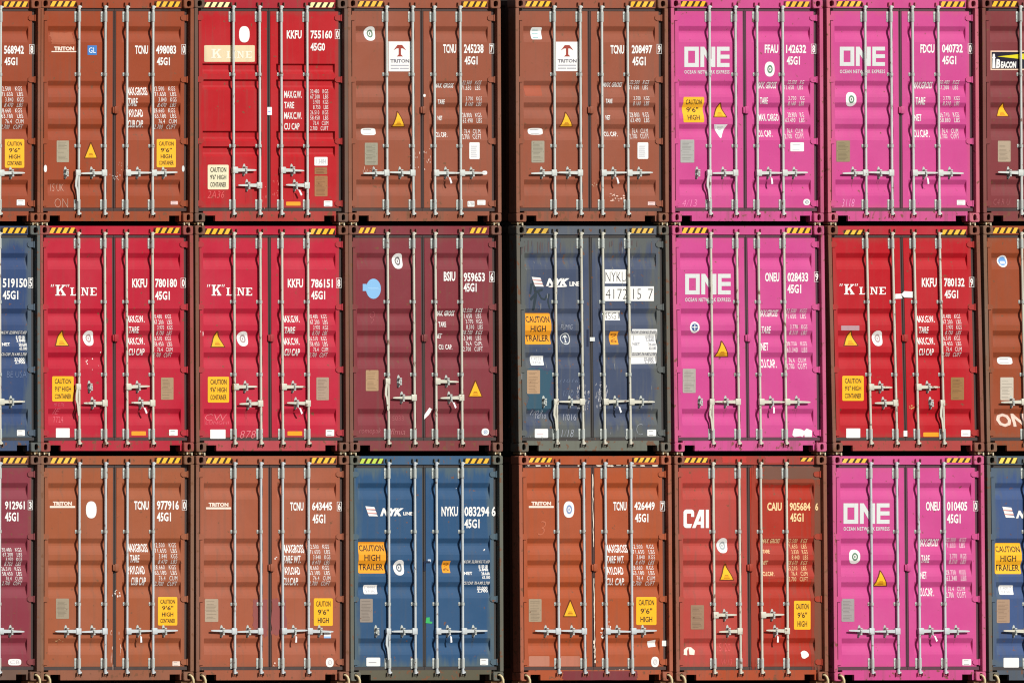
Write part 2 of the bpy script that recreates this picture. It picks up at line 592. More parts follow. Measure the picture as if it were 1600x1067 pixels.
SERIF = {   # slab serif capitals in a unit box
    'K': rects((.0, 0, .46, .10), (.0, .90, .46, 1), (.12, .1, .34, .9), (.58, 0, 1, .10), (.60, .90, .98, 1)) +
         [[(.34, .34), (.34, .52), (.68, .90), (.88, .90)], [(.46, .54), (.62, .64), (.95, .10), (.68, .10)]],
    'L': rects((0, 0, 1, .12), (0, .9, .62, 1), (.16, .12, .46, .9)) + [[(.84, .12), (1, .12), (1, .36)]],
    'I': rects((0, 0, 1, .1), (0, .9, 1, 1), (.28, .1, .72, .9)),
    'N': rects((0, 0, .40, .1), (0, .9, .26, 1), (.62, .9, 1, 1), (.13, .1, .26, .9), (.74, 0, .88, .9)) + [[(.13, 1), (.38, 1), (.88, 0), (.72, 0)]],
    'E': rects((0, 0, 1, .12), (0, .88, 1, 1), (.14, .12, .44, .88), (.44, .45, .72, .56)) + [[(.84, .12), (1, .12), (1, .34)], [(.84, .88), (1, .88), (1, .68)]],
    '"': [[(.0, .45), (.14, .45), (.36, 1), (.12, 1)], [(.5, .45), (.64, .45), (.9, 1), (.62, 1)]],
}
ONE_LOGO = rects((0, 0, .085, 1), (.235, 0, .32, 1), (.085, 0, .235, .2), (.085, .8, .235, 1),
                 (.355, 0, .44, 1), (.60, 0, .685, 1), (.72, 0, .80, 1), (.80, 0, 1, .2), (.80, .41, 1, .61), (.80, .8, 1, 1)) + \
    [[(.44, 1), (.44, .62), (.60, 0), (.60, .38)]]
CAI_LOGO = [
    [(.0, .12), (.04, .04), (.10, 0), (.28, 0), (.34, .22), (.15, .22), (.13, .26), (.13, .74), (.15, .78), (.30, .78), (.30, .60), (.42, .60), (.42, .84), (.39, .95), (.33, 1), (.10, 1), (.04, .96), (.0, .88)],
    [(.34, 0), (.47, 0), (.68, .66), (.68, .99), (.62, .99)],
    rects((.68, 0, .81, .99))[0], rects((.50, .18, .68, .36))[0], rects((.88, 0, 1, .99))[0]]
TREE_T = [[(0, .52), (.18, .78), (.32, .97), (.68, .97), (.82, .78), (1, .52), (.74, .68), (.26, .68)],
          rects((.41, .17, .59, .68))[0], [(.25, 0), (.75, 0), (.59, .17), (.41, .17)]]

def oval(n=24, inner=None):
    o = [(.5 + .5 * math.cos(2 * math.pi * k / n), .5 + .5 * math.sin(2 * math.pi * k / n)) for k in range(n)]
    if inner is None:
        return [o]
    i = [(.5 + .5 * inner * math.cos(2 * math.pi * k / n), .5 + .5 * inner * math.sin(2 * math.pi * k / n)) for k in range(n)]
    return [[o[k], o[(k + 1) % n], i[(k + 1) % n], i[k]] for k in range(n)]

def roundrect(p=5.0, n=28):
    out = []
    if p >= 6:
        r = .75 / p
        for cx, cy, t0 in ((1 - r, 1 - r, 0), (r, 1 - r, 90), (r, r, 180), (1 - r, r, 270)):
            for a in (0, 30, 60, 90):
                out.append((cx + r * math.cos(R(t0 + a)), cy + r * math.sin(R(t0 + a))))
        return [out]
    for k in range(n):
        t = 2 * math.pi * (k + .5) / n
        c, s = math.cos(t), math.sin(t)
        r = 1.0 / (abs(c) ** p + abs(s) ** p) ** (1 / p)
        out.append((.5 + .5 * r * c, .5 + .5 * r * s))
    return [out]

def ragged(seed, n=14, amp=.28):
    rd = random.Random(seed)
    return [[(.5 + .5 * (1 - amp * rd.random()) * math.cos(2 * math.pi * k / n) * 1.05, .5 + .5 * (1 - amp * rd.random()) * math.sin(2 * math.pi * k / n) * 1.05) for k in range(n)]]

def blot(seed, amp=.06, n=10):
    """a patch with a roughly square but uneven outline"""
    rd = random.Random(seed)
    out = []
    for (ax, ay), (bx, by) in (((0, 0), (1, 0)), ((1, 0), (1, 1)), ((1, 1), (0, 1)), ((0, 1), (0, 0))):
        for k in range(n):
            t = k / n
            jt, jn = (rd.random() - .5) * .5 / n, (rd.random() - .5) * amp
            if k == 0:
                jt = jn = 0
            dx, dy = bx - ax, by - ay
            out.append((ax + dx * (t + jt) - dy * jn, ay + dy * (t + jt) + dx * jn))
    return [out]

def stroke(pts, w):
    """a brushed or chalked line as overlapping quads"""
    out = []
    for (x0, y0), (x1, y1) in zip(pts[:-1], pts[1:]):
        dx, dy = x1 - x0, y1 - y0
        l = math.hypot(dx, dy) or 1
        nx, ny = -dy / l * w / 2, dx / l * w / 2
        out.append([(x0 + nx, y0 + ny), (x0 - nx, y0 - ny), (x1 - nx * .8, y1 - ny * .8), (x1 + nx * .8, y1 + ny * .8)])
    return out

def mesh_on_door(name, layers, gr, flat_y=None):
    """layers: list of (polygons in container x/z, material index, lift). Cut along the pressing lines and laid on the door."""
    bm = bmesh.new()
    tag = {}
    for polys, mi, lift in layers:
        for k, poly in enumerate(polys):
            try:
                f = bm.faces.new([bm.verts.new((x, -(lift + 0.0002 * (k % 3)), z)) for x, z in poly])
                f.material_index = mi
                f.normal_update()
            except ValueError:
                pass
    bmesh.ops.triangulate(bm, faces=[f for f in bm.faces if len(f.verts) > 4])
    if flat_y is None:
        zmin = min(v.co.z for v in bm.verts); zmax = max(v.co.z for v in bm.verts)
        xmin = min(v.co.x for v in bm.verts); xmax = max(v.co.x for v in bm.verts)
        for zb in zbreaks(gr):
            if zmin < zb < zmax:
                bmesh.ops.bisect_plane(bm, geom=bm.verts[:] + bm.edges[:] + bm.faces[:], dist=1e-6, plane_co=(0, 0, zb), plane_no=(0, 0, 1))
        for xb in (GX0, GX0 + .007, GX1 - .007, GX1):
            for s in (-1, 1):
                if xmin < s * xb < xmax:
                    bmesh.ops.bisect_plane(bm, geom=bm.verts[:] + bm.edges[:] + bm.faces[:], dist=1e-6, plane_co=(s * xb, 0, 0), plane_no=(1, 0, 0))
        for v in bm.verts:
            v.co.y += face_y(gr, v.co.x, v.co.z) - 0.0008
    else:
        for v in bm.verts:
            v.co.y += flat_y - 0.0008
    for f in bm.faces:
        f.normal_update()
        if f.normal.y > 0:
            f.normal_flip()
    me = bpy.data.meshes.new(name)
    bm.to_mesh(me)
    bm.free()
    return me

# ------------------------------------------------------------------ the setting
F_PX = PXM * DIST
def pixel_to_plane(px, py, y):
    """world x, z of photo pixel (px, py) on the vertical plane at depth y"""
    q = (px - 800.0) / F_PX
    x = (q * DIST + y * (ST + q * CT)) / (CT - q * ST)
    z = ZC + (533.5 - py) / F_PX * (DIST + x * ST + y * CT)
    return x, z

XC0, XC1 = -9.6, 10.6
bm = bmesh.new()
box(bm, -34, 34, -2.2, 16, -1.2, 0.0)
for s in (-34, 33.8):
    box(bm, s, s + 0.2, -2.2, 16, 0.004, 0.25)
deck = new_obj('ship_deck', to_mesh(bm, 'ship_deck'), paint('deck_paint', (96, 52, 44), wear=0.8, rough=0.7))
deck['kind'] = 'structure'
bm = bmesh.new()
box(bm, -40, 40, -2.0, 17, -9.0, -1.204)
hull = new_obj('hull', to_mesh(bm, 'hull'), paint('hull_paint', (40, 46, 58), wear=0.5, rough=0.6))
hull['kind'] = 'structure'
bm = bmesh.new()
n = 24
S = 9000
gv = [[bm.verts.new((-S + 2 * S * i / n, -S + 2 * S * j / n, -7.5)) for i in range(n + 1)] for j in range(n + 1)]
for j in range(n):
    for i in range(n):
        bm.faces.new((gv[j][i], gv[j][i + 1], gv[j + 1][i + 1], gv[j + 1][i]))
sea_m = bpy.data.materials.new('sea_water')
sea_m.use_nodes = True
_b = sea_m.node_tree.nodes['Principled BSDF']
_b.inputs['Base Color'].default_value = (0.012, 0.035, 0.05, 1)
_b.inputs['Roughness'].default_value = 0.18
_g = sea_m.node_tree.nodes.new('ShaderNodeNewGeometry')
_bp = sea_m.node_tree.nodes.new('ShaderNodeBump')
_bp.inputs['Strength'].default_value = 0.5
_bp.inputs['Distance'].default_value = 0.3
sea_m.node_tree.links.new(_noise(sea_m.node_tree, _g.outputs['Position'], 0.35, 6), _bp.inputs['Height'])
sea_m.node_tree.links.new(_bp.outputs[0], _b.inputs['Normal'])
sea = new_obj('sea', to_mesh(bm, 'sea'), sea_m)
sea['kind'] = 'structure'

bm = bmesh.new()  # unseen walls, added to block the bright background behind the tier gaps
box(bm, -33, 33, 13.6, 14.0, 0.004, 10.5)
for i in range(34):
    box(bm, -32.6 + i * 1.97, -32.5 + i * 1.97, 13.45, 13.599, 0.004, 10.4)
box(bm, 10.75, 11.0, 0.9, 13.44, 0.004, 10.5)
blk = new_obj('sight_block_wall', to_mesh(bm, 'sight_block_wall'), paint('sight_block_paint', (70, 66, 62), wear=.5, rough=.75))
blk['kind'] = 'structure'

# ------------------------------------------------------------------ containers
ROWS = [(6.3, 340.0), (359.8, 698.4), (718.7, 1056.2)]       # photo heights of top and bottom casting holes
COLS = [   # photo x of each container's middle at its top and bottom holes
    [(-54.9, -56.2), (183.5, 182.4), (424.1, 424.9), (663.3, 664.6), (925.0, 926.4), (1167.4, 1169.0), (1410.5, 1412.7), (1653.3, 1655.3)],
    [(-56.5, -55.6), (182.2, 183.6), (425.1, 426.7), (664.7, 666.8), (926.4, 930.0), (1169.4, 1173.5), (1412.6, 1420.2), (1654.9, 1660.9)],
    [(-56.0, -57.0), (183.8, 183.2), (426.4, 426.5), (666.7, 667.8), (930.3, 932.8), (1173.2, 1176.0), (1419.4, 1422.6), (1660.8, 1664.2)]]
HZ0, HZ1 = 0.059, H - 0.059                                  # heights of the holes
ZOOM = [((0, 0), (290, 530, 780, 1030, 1280), 1067 / 360), ((0, 350), None, 1067 / 365), ((0, 700), None, 1067 / 367)]
OX = [0, 0, 290, 530, 780, 1030, 1280, 1280]
OY = [0, 350, 700]
KZ = [1067 / 360, 1067 / 365, 1067 / 367]

class Container:
    def __init__(s, row, col, number, label, color, frame=None, sill=None, header=None, grooves='A', wear=0.35, streak=0.34, fade=0.15,
                 double=None, hang=(), haz=(None, None), right=None, seal=True, joint=True, grime=(0.10, 0.085, 0.06), border=None):
        s.row, s.col = row, col
        s.gr = GROOVES_A if grooves == 'A' else GROOVES_B
        s.k = KZ[row]
        yt, yb = ROWS[row]
        xt, xb = COLS[row][col]
        X1, Z1 = pixel_to_plane(xt, yt, 0)
        X0, Z0 = pixel_to_plane(xb, yb, 0)
        s.sz = (Z1 - Z0) / (HZ1 - HZ0)
        s.zb = Z0 - HZ0 * s.sz
        s.shx = (X1 - X0) / (HZ1 - HZ0)
        s.xb = X0 - s.shx * HZ0
        s.label = label
        root = bpy.data.objects.new('shipping_container', None)
        root.empty_display_size = 0.3
        COL.objects.link(root)
        root.location = (s.xb, 0, s.zb)
        root['label'] = label
        root['category'] = 'container'
        root['group'] = 'shipping containers stacked in three tiers'
        s.root = root
        s.inv = Matrix(((1, 0, s.shx, 0), (0, 1, 0, 0), (0, 0, s.sz, 0), (0, 0, 0, 1)))
        s.old_bars = wear > .36
        fr = frame or tuple(int(a * 0.62 + b * 0.38) for a, b in zip(color, (128, 100, 78)))
        bd = border or (fr, 0.035, 0.30)
        P = paint('container_paint', color, wear=wear, streak=streak, fade=fade, grime=grime, border=bd)
        PF = paint('frame_paint', fr, wear=wear + 1.0, streak=0.5, fade=0.25, rough=0.6)
        PH = paint('header_paint', header or color, wear=wear + 0.25, streak=streak, fade=fade + 0.04, grime=grime)
        PS = paint('sill_paint', sill or tuple(int(a * .8 + b * .2) for a, b in zip(color, fr)), wear=wear + 0.85, streak=0.5, fade=0.22)
        PR = paint('container_paint', right, wear=wear, streak=streak, fade=fade, border=bd) if right else P
        PX = paint('side_gap_shade_paint', tuple(int(v * .55) for v in fr), wear=.4, streak=.4, rough=.75)  # frame colour darkened, painting shade into the gaps between containers
        s.P, s.PF, s.PR = P, PF, PR
        RB = paint('door_gasket_rubber', tuple(int(a * .68 + b * .26) for a, b in zip((66, 61, 64), fr)), wear=0.1, rough=0.7, fade=0.12, streak=0.3, bump=0.0)
        GV = GALVS[(row * 5 + col * 3) % 3] if not s.old_bars else GALVS[2]
        part = s.part
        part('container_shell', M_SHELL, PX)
        part('corner_post', M_POST_L, PF)
        part('corner_post', M_POST_R, PF)
        part('header', M_HEAD, PH)
        part('sill', M_SILL, PS)
        for x in (-W, W - 0.162):
            part('corner_casting', M_CAST_B, PF, (x, 0, 0))
            part('corner_casting', M_CAST_T, PF, (x, 0, H - 0.118))
        s.doors = {}
        for sg in (-1, 1):
            d = part('door', M_DOOR[(grooves, sg)], PR if sg > 0 else P)
            s.doors[sg] = d
            new_obj('door_gasket', M_GASK[sg], RB, d)
            for v in (29.5, 127.5, 225.6, 324.6):
                new_obj('hinge', M_HINGE[sg], PR if sg > 0 else P, d, (0, 0, vz(v)))
        # locking gear
        rr_ = random.Random(row * 31 + col * 7 + 1)
        for i, x in enumerate((-0.586, -0.170, 0.175, 0.587)):
            d = s.doors[-1 if x < 0 else 1]
            bar = part('locking_bar', M_ROD, GV, (x, 0, 0))
            for v in (8.0, 343.5):
                kz = part('cam_keeper', M_KEEP, PF, (x, 0, vz(v)))
            for v in (28.0, 326.5):
                new_obj('bar_bracket', M_BR_L, GALV2, d, (x, 0, vz(v)))
            for v in (119.5, 233.2):
                new_obj('bar_bracket', M_BR_S, GALV2, d, (x, 0, vz(v)))
            if double:
                sg = 1 if i in (0, 2) else -1
                v = double[0] if i in (0, 2) else double[1]
                cx = 0.17 * sg + (0.03 if i in (0,) else 0)
                hm = M_HAND['short%d' % sg]
                cx = sg * 0.185
            else:
                sg = -1 if x < 0 else 1
                v = 276.0
                cx = sg * 0.19
                hm = M_HAND[sg]
            if i in hang:
                new_obj('handle', M_HANG, GV, bar, (0, 0, vz(v)))
            else:
                h = new_obj('handle', hm, GV, bar, (0, 0, vz(v)))
                h.rotation_euler[1] = R(random.uniform(-1.6, 1.6))
            c = new_obj('handle_catch', M_CATCH, GALV2, d, (x + cx, 0, vz(v)))
            c.rotation_euler[1] = R(random.uniform(-4, 4))
            if i not in hang and rr_.random() < .75:
                x0_, z0_ = x + cx, vz(v) - 0.075
                st_ = []
                for q in range(rr_.randint(1, 3)):
                    xa_ = x0_ + rr_.uniform(-.02, .02)
                    ln_ = rr_.uniform(.05, .17)
                    w_ = rr_.uniform(.003, .007)
                    st_.append([(xa_ - w_, z0_), (xa_ + w_, z0_), (xa_ + w_ * .7, z0_ - ln_ * .6), (xa_ + w_ * .1, z0_ - ln_), (xa_ - w_ * .6, z0_ - ln_ * .5)])
                me_ = mesh_on_door('dirt_run', [(st_, 0, 0.0009)], s.gr)
                new_obj('dirt_run', me_, paint('dirt_film', tuple(int(a * .72 + b * .28) for a, b in zip(color, (150, 120, 96))), wear=0, streak=.3, bump=0.0), d)
            if seal and i == (2 if not double else 3) and i not in hang:
                sl = new_obj('seal_tag', M_SEAL, SEALW, bar, (cx, 0, vz(v) - 0.02))
                sl.rotation_euler[1] = R(random.uniform(-25, 15))
        if joint:
            new_obj('joint_cover', M_JOINT, PR, s.doors[1], (0, 0, vz(176.0)))
        s.hazard(haz)

    def part(s, name, mesh, mat, loc=(0, 0, 0)):
        return new_obj(name, mesh, mat, s.root, loc, s.inv)

    # zoomed photo coordinates -> container coordinates on the door face
    def loc(s, zx, zy, y=DY):
        px = OX[s.col] + zx / s.k
        py = OY[s.row] + zy / s.k
        X, Z = pixel_to_plane(px, py, y)
        z = (Z - s.zb) / s.sz
        return X - s.xb - s.shx * z, z

    def fit(s, polys, x0, y0, x1, y1, y=DY):
        """unit-box polygons (y up) into the box given in zoomed photo pixels"""
        out = []
        for p in polys:
            out.append([s.loc(x0 + u * (x1 - x0), y1 + v * (y0 - y1), y) for u, v in p])
        return out

    def hazard(s, haz):
        spec = haz if isinstance(haz, dict) else {}
        for sg in (-1, 1):
            o = spec.get(sg, {})
            if o is None:
                continue
            n = o.get('n', 4)
            mat = o.get('mat', HAZ_Y)
            xa = o.get('x0', -1.035 if sg < 0 else 0.625)
            ln = o.get('len', 0.41)
            za, zb_ = vz(o.get('v1', 12.0)), vz(o.get('v0', 3.5))
            step = ln / n
            lay = [(rects((xa - 0.004, za - 0.001, xa + ln + 0.004, zb_ + 0.001)), 1, 0.0)]
            ys = []
            for i in range(n):
                a = xa + step * i
                ys.append([(max(xa, a - 0.0), za), (a + step * .60, za), (min(xa + ln, a + step * 1.05), zb_), (a + step * .42, zb_)])
            lay.append((ys, 0, 0.002))
            me = mesh_on_door('hazard_stripe', lay, s.gr, 0.048)
            new_obj('hazard_stripe', me, [mat, o.get('dark', HAZ_K)], s.root, (0, 0, 0), s.inv)

    def put(s, name, layers, mats, side, flat=None, label=None):
        me = mesh_on_door(name, layers, s.gr, flat)
        o = new_obj(name, me, mats, s.doors[side])
        if label:
            o['label'] = label
        return o

    def txt(s, t, x0, y0, x1, y1, bold=0.03, shear=0.0, space=1.0):
        return s.fit(glyphs(t, bold, shear, space), x0, y0, x1, y1)

    # ---- the usual markings
    def number(s, items, mat=WHITE):
        """items: (text, x0, y0, x1, y1) and ('[d', ...) for a boxed check digit"""
        for it in items:
            t, x0, y0, x1, y1 = it
            polys = []
            nm = 'owner_code' if t.isalpha() else 'check_digit' if t[0] == '[' or len(t) == 1 else 'size_code' if t[:2] == '45' and len(t) == 4 else 'serial_number'
            if t[0] == '[':
                b = 1.6
                w, h = x1 - x0, y1 - y0
                a, c = b / w, b / h
                polys += s.fit(rects((0, 0, 1, c), (0, 1 - c, 1, 1), (0, c, a, 1 - c), (1 - a, c, 1, 1 - c)), x0, y0, x1, y1)
                polys += s.txt(t[1:], x0 + w * .22, y0 + h * .11, x1 - w * .20, y1 - h * .09)
            else:
                polys += s.txt(t, x0, y0, x1, y1)
            s.put(nm, [(polys, 0, 0.0015)], [mat], 1)

    def weights(s, labels, vals, xv, yv, mat=WHITE, bold=0.010):
        polys = []
        for t, x0, y0, x1, y1 in labels:
            s.put('weight_heading', [(s.txt(t, x0, y0, x1, y1, bold=0.018), 0, 0.0015)], [mat], 1)
        polys = []
        n = len(vals)
        for i, t in enumerate(vals):
            if isinstance(yv[0], (tuple, list)):
                a, b = yv[i]
            else:
                st = (yv[1] - yv[0]) / n
                a, b = yv[0] + st * i, yv[0] + st * (i + 0.78)
            lead = 0.0 if len(t) > 9 else 0.16
            polys += s.txt(t.replace(' ', '   '), xv[0] + (xv[1] - xv[0]) * lead, a, xv[1], b, bold=bold - 0.014, space=1.1)
        s.put('weight_figures', [(polys, 0, 0.0015)], [mat], 1)

    def sign(s, lines, x0, y0, x1, y1, base=CAUT, letter=BLACKI, side=1, name='caution_sign', pad=.12, label=None, edge=None, wav=0.02):
        lay = [(s.fit(roundrect(14, 32), x0, y0, x1, y1), 0, 0.0015)]
        n = len(lines)
        h = (y1 - y0) * .90
        for i, t in enumerate(lines):
            ya = y0 + (y1 - y0) * .05 + h * (i + .17) / n
            yb = y0 + (y1 - y0) * .05 + h * (i + .83) / n
            w = (x1 - x0) * min(1 - 2 * pad, 0.16 + 0.105 * len(t))
            cx = (x0 + x1) / 2
            lay.append((s.txt(t, cx - w / 2, ya, cx + w / 2, yb, bold=0.012), 1, 0.003))
        s.put(name, lay, [base, letter], side, label=label)

    def tri(s, x0, y0, x1, y1, side=-1, base=CAUT, inverted=False):
        a = [[(0, 0), (1, 0), (.56, .97), (.5, 1), (.44, .97)]]
        b = [[(.09, .055), (.91, .055), (.5, .90)]]
        if inverted:
            a = [[(u, 1 - v) for u, v in p] for p in a]
            b = [[(u, 1 - v) for u, v in p] for p in b]
        lay = [(s.fit(a, x0, y0, x1, y1), 1, 0.0012), (s.fit(b, x0, y0, x1, y1), 0, 0.0026)]
        w, h = x1 - x0, y1 - y0
        if not inverted:
            lay.append((s.fit(rects((.34, .20, .66, .24), (.38, .28, .62, .32), (.30, .12, .70, .15)), x0, y0, x1, y1), 2, 0.004))
        else:
            lay.append((s.fit(rects((.26, .78, .74, .82), (.32, .70, .68, .73), (.40, .58, .60, .61)), x0, y0, x1, y1), 2, 0.004))
        s.put('warning_triangle', lay, [base, ink('triangle_edge', (104, 50, 14) if not inverted else (236, 236, 236), .1),
                                        ink('triangle_print', (176, 110, 20) if not inverted else (150, 150, 156), .1)], side)

    def oval(s, x0, y0, x1, y1, side=-1, ring=None, name='approval_plate'):
        lay = [(s.fit(roundrect(2.5), x0, y0, x1, y1), 0, 0.0015)]
        mats = [WHITE]
        if ring:
            lay.append((s.fit(oval(20, .58), x0 + (x1 - x0) * .26, y0 + (y1 - y0) * .22, x1 - (x1 - x0) * .20, y1 - (y1 - y0) * .22), 1, 0.003))
            lay.append((s.fit(oval(10), x0 + (x1 - x0) * .46, y0 + (y1 - y0) * .40, x1 - (x1 - x0) * .42, y1 - (y1 - y0) * .40), 1, 0.003))
            mats.append(ink('plate_emblem', ring, .2))
        s.put(name, lay, mats, side)

    def plate(s, x0, y0, x1, y1, color=(168, 160, 140), side=-1, name='data_plate'):
        base = metal('plate_metal', color, 0.3)
        d = tuple(int(c * .82) for c in color)
        lay = [(s.fit(roundrect(16, 32), x0, y0, x1, y1), 0, 0.0015)]
        ln = []
        rd = random.Random(x0 * 7 + y0)
        yy = .90
        while yy > .08:
            if rd.random() < .78:
                a = .10 + .05 * rd.random()
                b = .9 - .35 * rd.random()
                ln.append([(a, yy - .018), (b, yy - .018), (b, yy), (a, yy)])
            yy -= .062
        lay.append((s.fit(ln, x0, y0, x1, y1), 1, 0.003))
        lay.append((s.fit([[(.06, .5), (.1, .5), (.1, .53), (.06, .53)], [(.9, .5), (.94, .5), (.94, .53), (.9, .53)]], x0, y0, x1, y1), 1, 0.003))
        s.put(name, lay, [base, ink('plate_print', d, .1)], side)

    def sticker(s, x0, y0, x1, y1, side=1, base=None, lines=2, print_c=(150, 150, 152), p=9, name='sticker', txt=None, label=None):
        lay = [(s.fit(roundrect(p, 28), x0, y0, x1, y1), 0, 0.0015)]
        ls = []
        if txt:
            for i, t in enumerate(txt):
                n = len(txt)
                h = (y1 - y0) * .8 / n
                ya = y0 + (y1 - y0) * .1 + h * (i + .14)
                ls += s.txt(t, x0 + (x1 - x0) * .12, ya, x1 - (x1 - x0) * .12, ya + h * .72, bold=0.0)
        else:
            rd = random.Random(int(x0 * 13 + y0))
            ls = []
            for i in range(lines):
                v = .78 - .6 * i / max(1, lines - 1) if lines > 1 else .45
                ls.append([(.16, v - .06), (.62 + .24 * rd.random(), v - .06), (.62 + .2 * rd.random(), v + .02), (.16, v + .02)])
            ls = s.fit(ls, x0, y0, x1, y1)
        if ls:
            lay.append((ls, 1, 0.003))
        s.put(name, lay, [base or WHITE, ink('small_print', print_c, .1)], side, label=label)

    def patch(s, polys, color, side, name='paint_patch', mat=None, lift=0.0011):
        s.put(name, [(polys, 0, lift)], [mat or paint('patch_paint', color, wear=.25, streak=.3, fade=.18, bump=0.0)], side)

    def chalk(s, t, x0, y0, x1, y1, side=-1, mat=None, shear=.25, bold=-0.012, name='chalk_writing'):
        polys = s.txt(t, x0, y0, x1, y1, bold=bold, shear=shear)
        s.put(name, [(polys, 0, 0.0022)], [mat or CHALK], side)

    def scuffs(s, x0, y0, x1, y1, n, side, color=(236, 228, 220), size=(2.5, 9), seed=0):
        rd = random.Random(seed + int(x0))
        polys = []
        for i in range(n):
            a, b = x0 + rd.random() * (x1 - x0), y0 + rd.random() * (y1 - y0)
            w, h = 1.2 + rd.random() * size[0], 2 + rd.random() * size[1]
            polys += s.fit(ragged(rd.random(), 8, .5), a, b, a + w, b + h)
        s.put('scuff_marks', [(polys, 0, 0.0018)], [ink('bare_scuff', color, .3)], side)

    def one_logo(s, x0, y0, x1, y1, sy0, sy1):
        polys = s.fit(ONE_LOGO, x0, y0, x1, y1) + s.txt('OCEAN NETWORK EXPRESS', x0, sy0 - 1, x1, sy1 + 2, bold=0.022, space=1.18)
        s.put('line_logo', [(polys, 0, 0.0015)], [WHITE2], -1)

    def k_logo(s, kx0, ky0, kx1, ky1, lx0, ly0, lx1, ly1, quotes=True, board=None, mat=None):
        lay = []
        mats = [mat or WHITE]
        polys = s.fit(SERIF['K'], kx0, ky0, kx1, ky1)
        wl = lx1 - lx0
        ws = [(.0, .23), (.26, .37), (.41, .71), (.75, 1.0)]
        for ch, (a, b) in zip('LINE', ws):
            polys += s.fit(SERIF[ch], lx0 + wl * a, ly0, lx0 + wl * b, ly1)
        if quotes:
            h = ky1 - ky0
            polys += s.fit(SERIF['"'], kx0 - 21, ky0 - 2, kx0 - 4, ky0 + h * .40)
            polys += s.fit(SERIF['"'], kx1 + 2, ky0 - 2, kx1 + 18, ky0 + h * .40)
        if board:
            lay.append((s.fit(roundrect(20, 32), *board), 1, 0.001))
            mats.append(ink('logo_board_cream', (224, 204, 164), .3))
        lay.append((polys, 0, 0.0028))
        s.put('line_logo', lay, mats, -1)

    def triton(s, x0, y0, x1, y1, bx0, by0, bx1, by1):
        polys = s.txt('TRITON', x0, y0, x1, y1, bold=0.05) + s.fit(rects((0, 0, 1, 1)), bx0, by0, bx1, by1)
        s.put('lessor_name', [(polys, 0, 0.0015)], [ink('cream_white_paint', (240, 222, 204), .3)], -1)

    def triton_sign(s, x0, y0, x1, y1):
        red = ink('logo_red_brown', (158, 66, 54), .1)
        w, h = x1 - x0, y1 - y0
        lay = [(s.fit(rects((0, 0, 1, 1)), x0, y0, x1, y1), 0, 0.0015),
               (s.fit(TREE_T, x0 + w * .22, y0 + h * .10, x0 + w * .78, y0 + h * .50), 1, 0.003),
               (s.txt('TRITON', x0 + w * .08, y0 + h * .59, x0 + w * .92, y0 + h * .71, bold=0.03), 2, 0.003),
               (s.fit(rects((.10, .18, .90, .22), (.10, .08, .46, .12), (.50, .08, .90, .12)), x0, y0, x1, y1), 3, 0.003)]
        s.put('lessor_sign', lay, [WHITE, red, ink('sign_grey', (120, 116, 124), .1), ink('sign_pale_grey', (176, 174, 180), .1)], -1)

    def nyk_logo(s, fx0, fy0, fx1, fy1, nx0, ny0, nx1, ny1, lx0, ly0, lx1, ly1, ghost=False):
        fw = [[(.02 + .10 * i, .98 - .34 * i), (.72 + .10 * i, .90 - .34 * i), (.80 + .10 * i, .72 - .34 * i), (.10 + .10 * i, .74 - .34 * i)] for i in range(3)]
        fr = [[(.08 + .10 * i, .74 - .34 * i), (.80 + .10 * i, .72 - .34 * i), (.80 + .10 * i, .60 - .34 * i), (.10 + .10 * i, .66 - .34 * i)] for i in range(2)]
        lay = [(s.fit(fw, fx0, fy0, fx1, fy1), 0, 0.0015), (s.fit(fr, fx0, fy0, fx1, fy1), 1, 0.0022)]
        if nx1 - nx0 > 60:
            polys = s.txt('NYK', nx0, ny0, nx1, ny1, bold=0.07, shear=.35)
            polys += s.txt('LINE', lx0, ly0, lx1, ly1, bold=0.04)
            if ghost:
                polys += s.fit(ragged(3, 20, .3), nx0 + 2, ny1 - 3, nx0 + 96, ny1 + 6)
        else:
            polys = s.txt('NYK', nx0, ny0, nx0 + 105, ny1, bold=0.07, shear=.35)
        lay.append((polys, 0, 0.003))
        s.put('line_logo', lay, [WHITE, ink('flag_red', (222, 168, 160), .2)], -1)

    def colour_box(s, *a, **k):
        s.sticker(*a, **k)

KV = ['32.500 KGS', '71.650 LBS', '3.700 KGS', '8.160 LBS', '28.800 KGS', '63.490 LBS', '76.4 CU.M', '2.700 CU.FT']
KV2 = ['30.480 KGS', '67.200 LBS', '3.970 KGS', '8.750 LBS', '26.510 KGS', '58.450 LBS', '76.4 CUM', '2.700 CUFT']
KV3 = ['32.500 KGS', '71.650 LBS', '3.840 KGS', '8.470 LBS', '28.660 KGS', '63.180 LBS', '76.4 CUM', '2.700 CUFT']

BROWN, BROWN2 = (160, 72, 40), (157, 86, 62)
PINK = (212, 77, 146)

# ---- top tier ------------------------------------------------------------------------------------------------
c = Container(0, 0, '568942', 'brown container at the top left corner with 568942 on its cut-off right door', (158, 70, 38))
c.number([('568942', 18, 212, 110, 252), ('[8', 135, 207, 158, 252), ('45G1', 20, 267, 80, 304)])
c.weights([], KV3, (8, 108), (402, 604))
c.sign(['CAUTION', "9'6\"", 'HIGH', 'CONTAINER'], 22, 645, 112, 778)
c.sticker(77, 925, 115, 952)

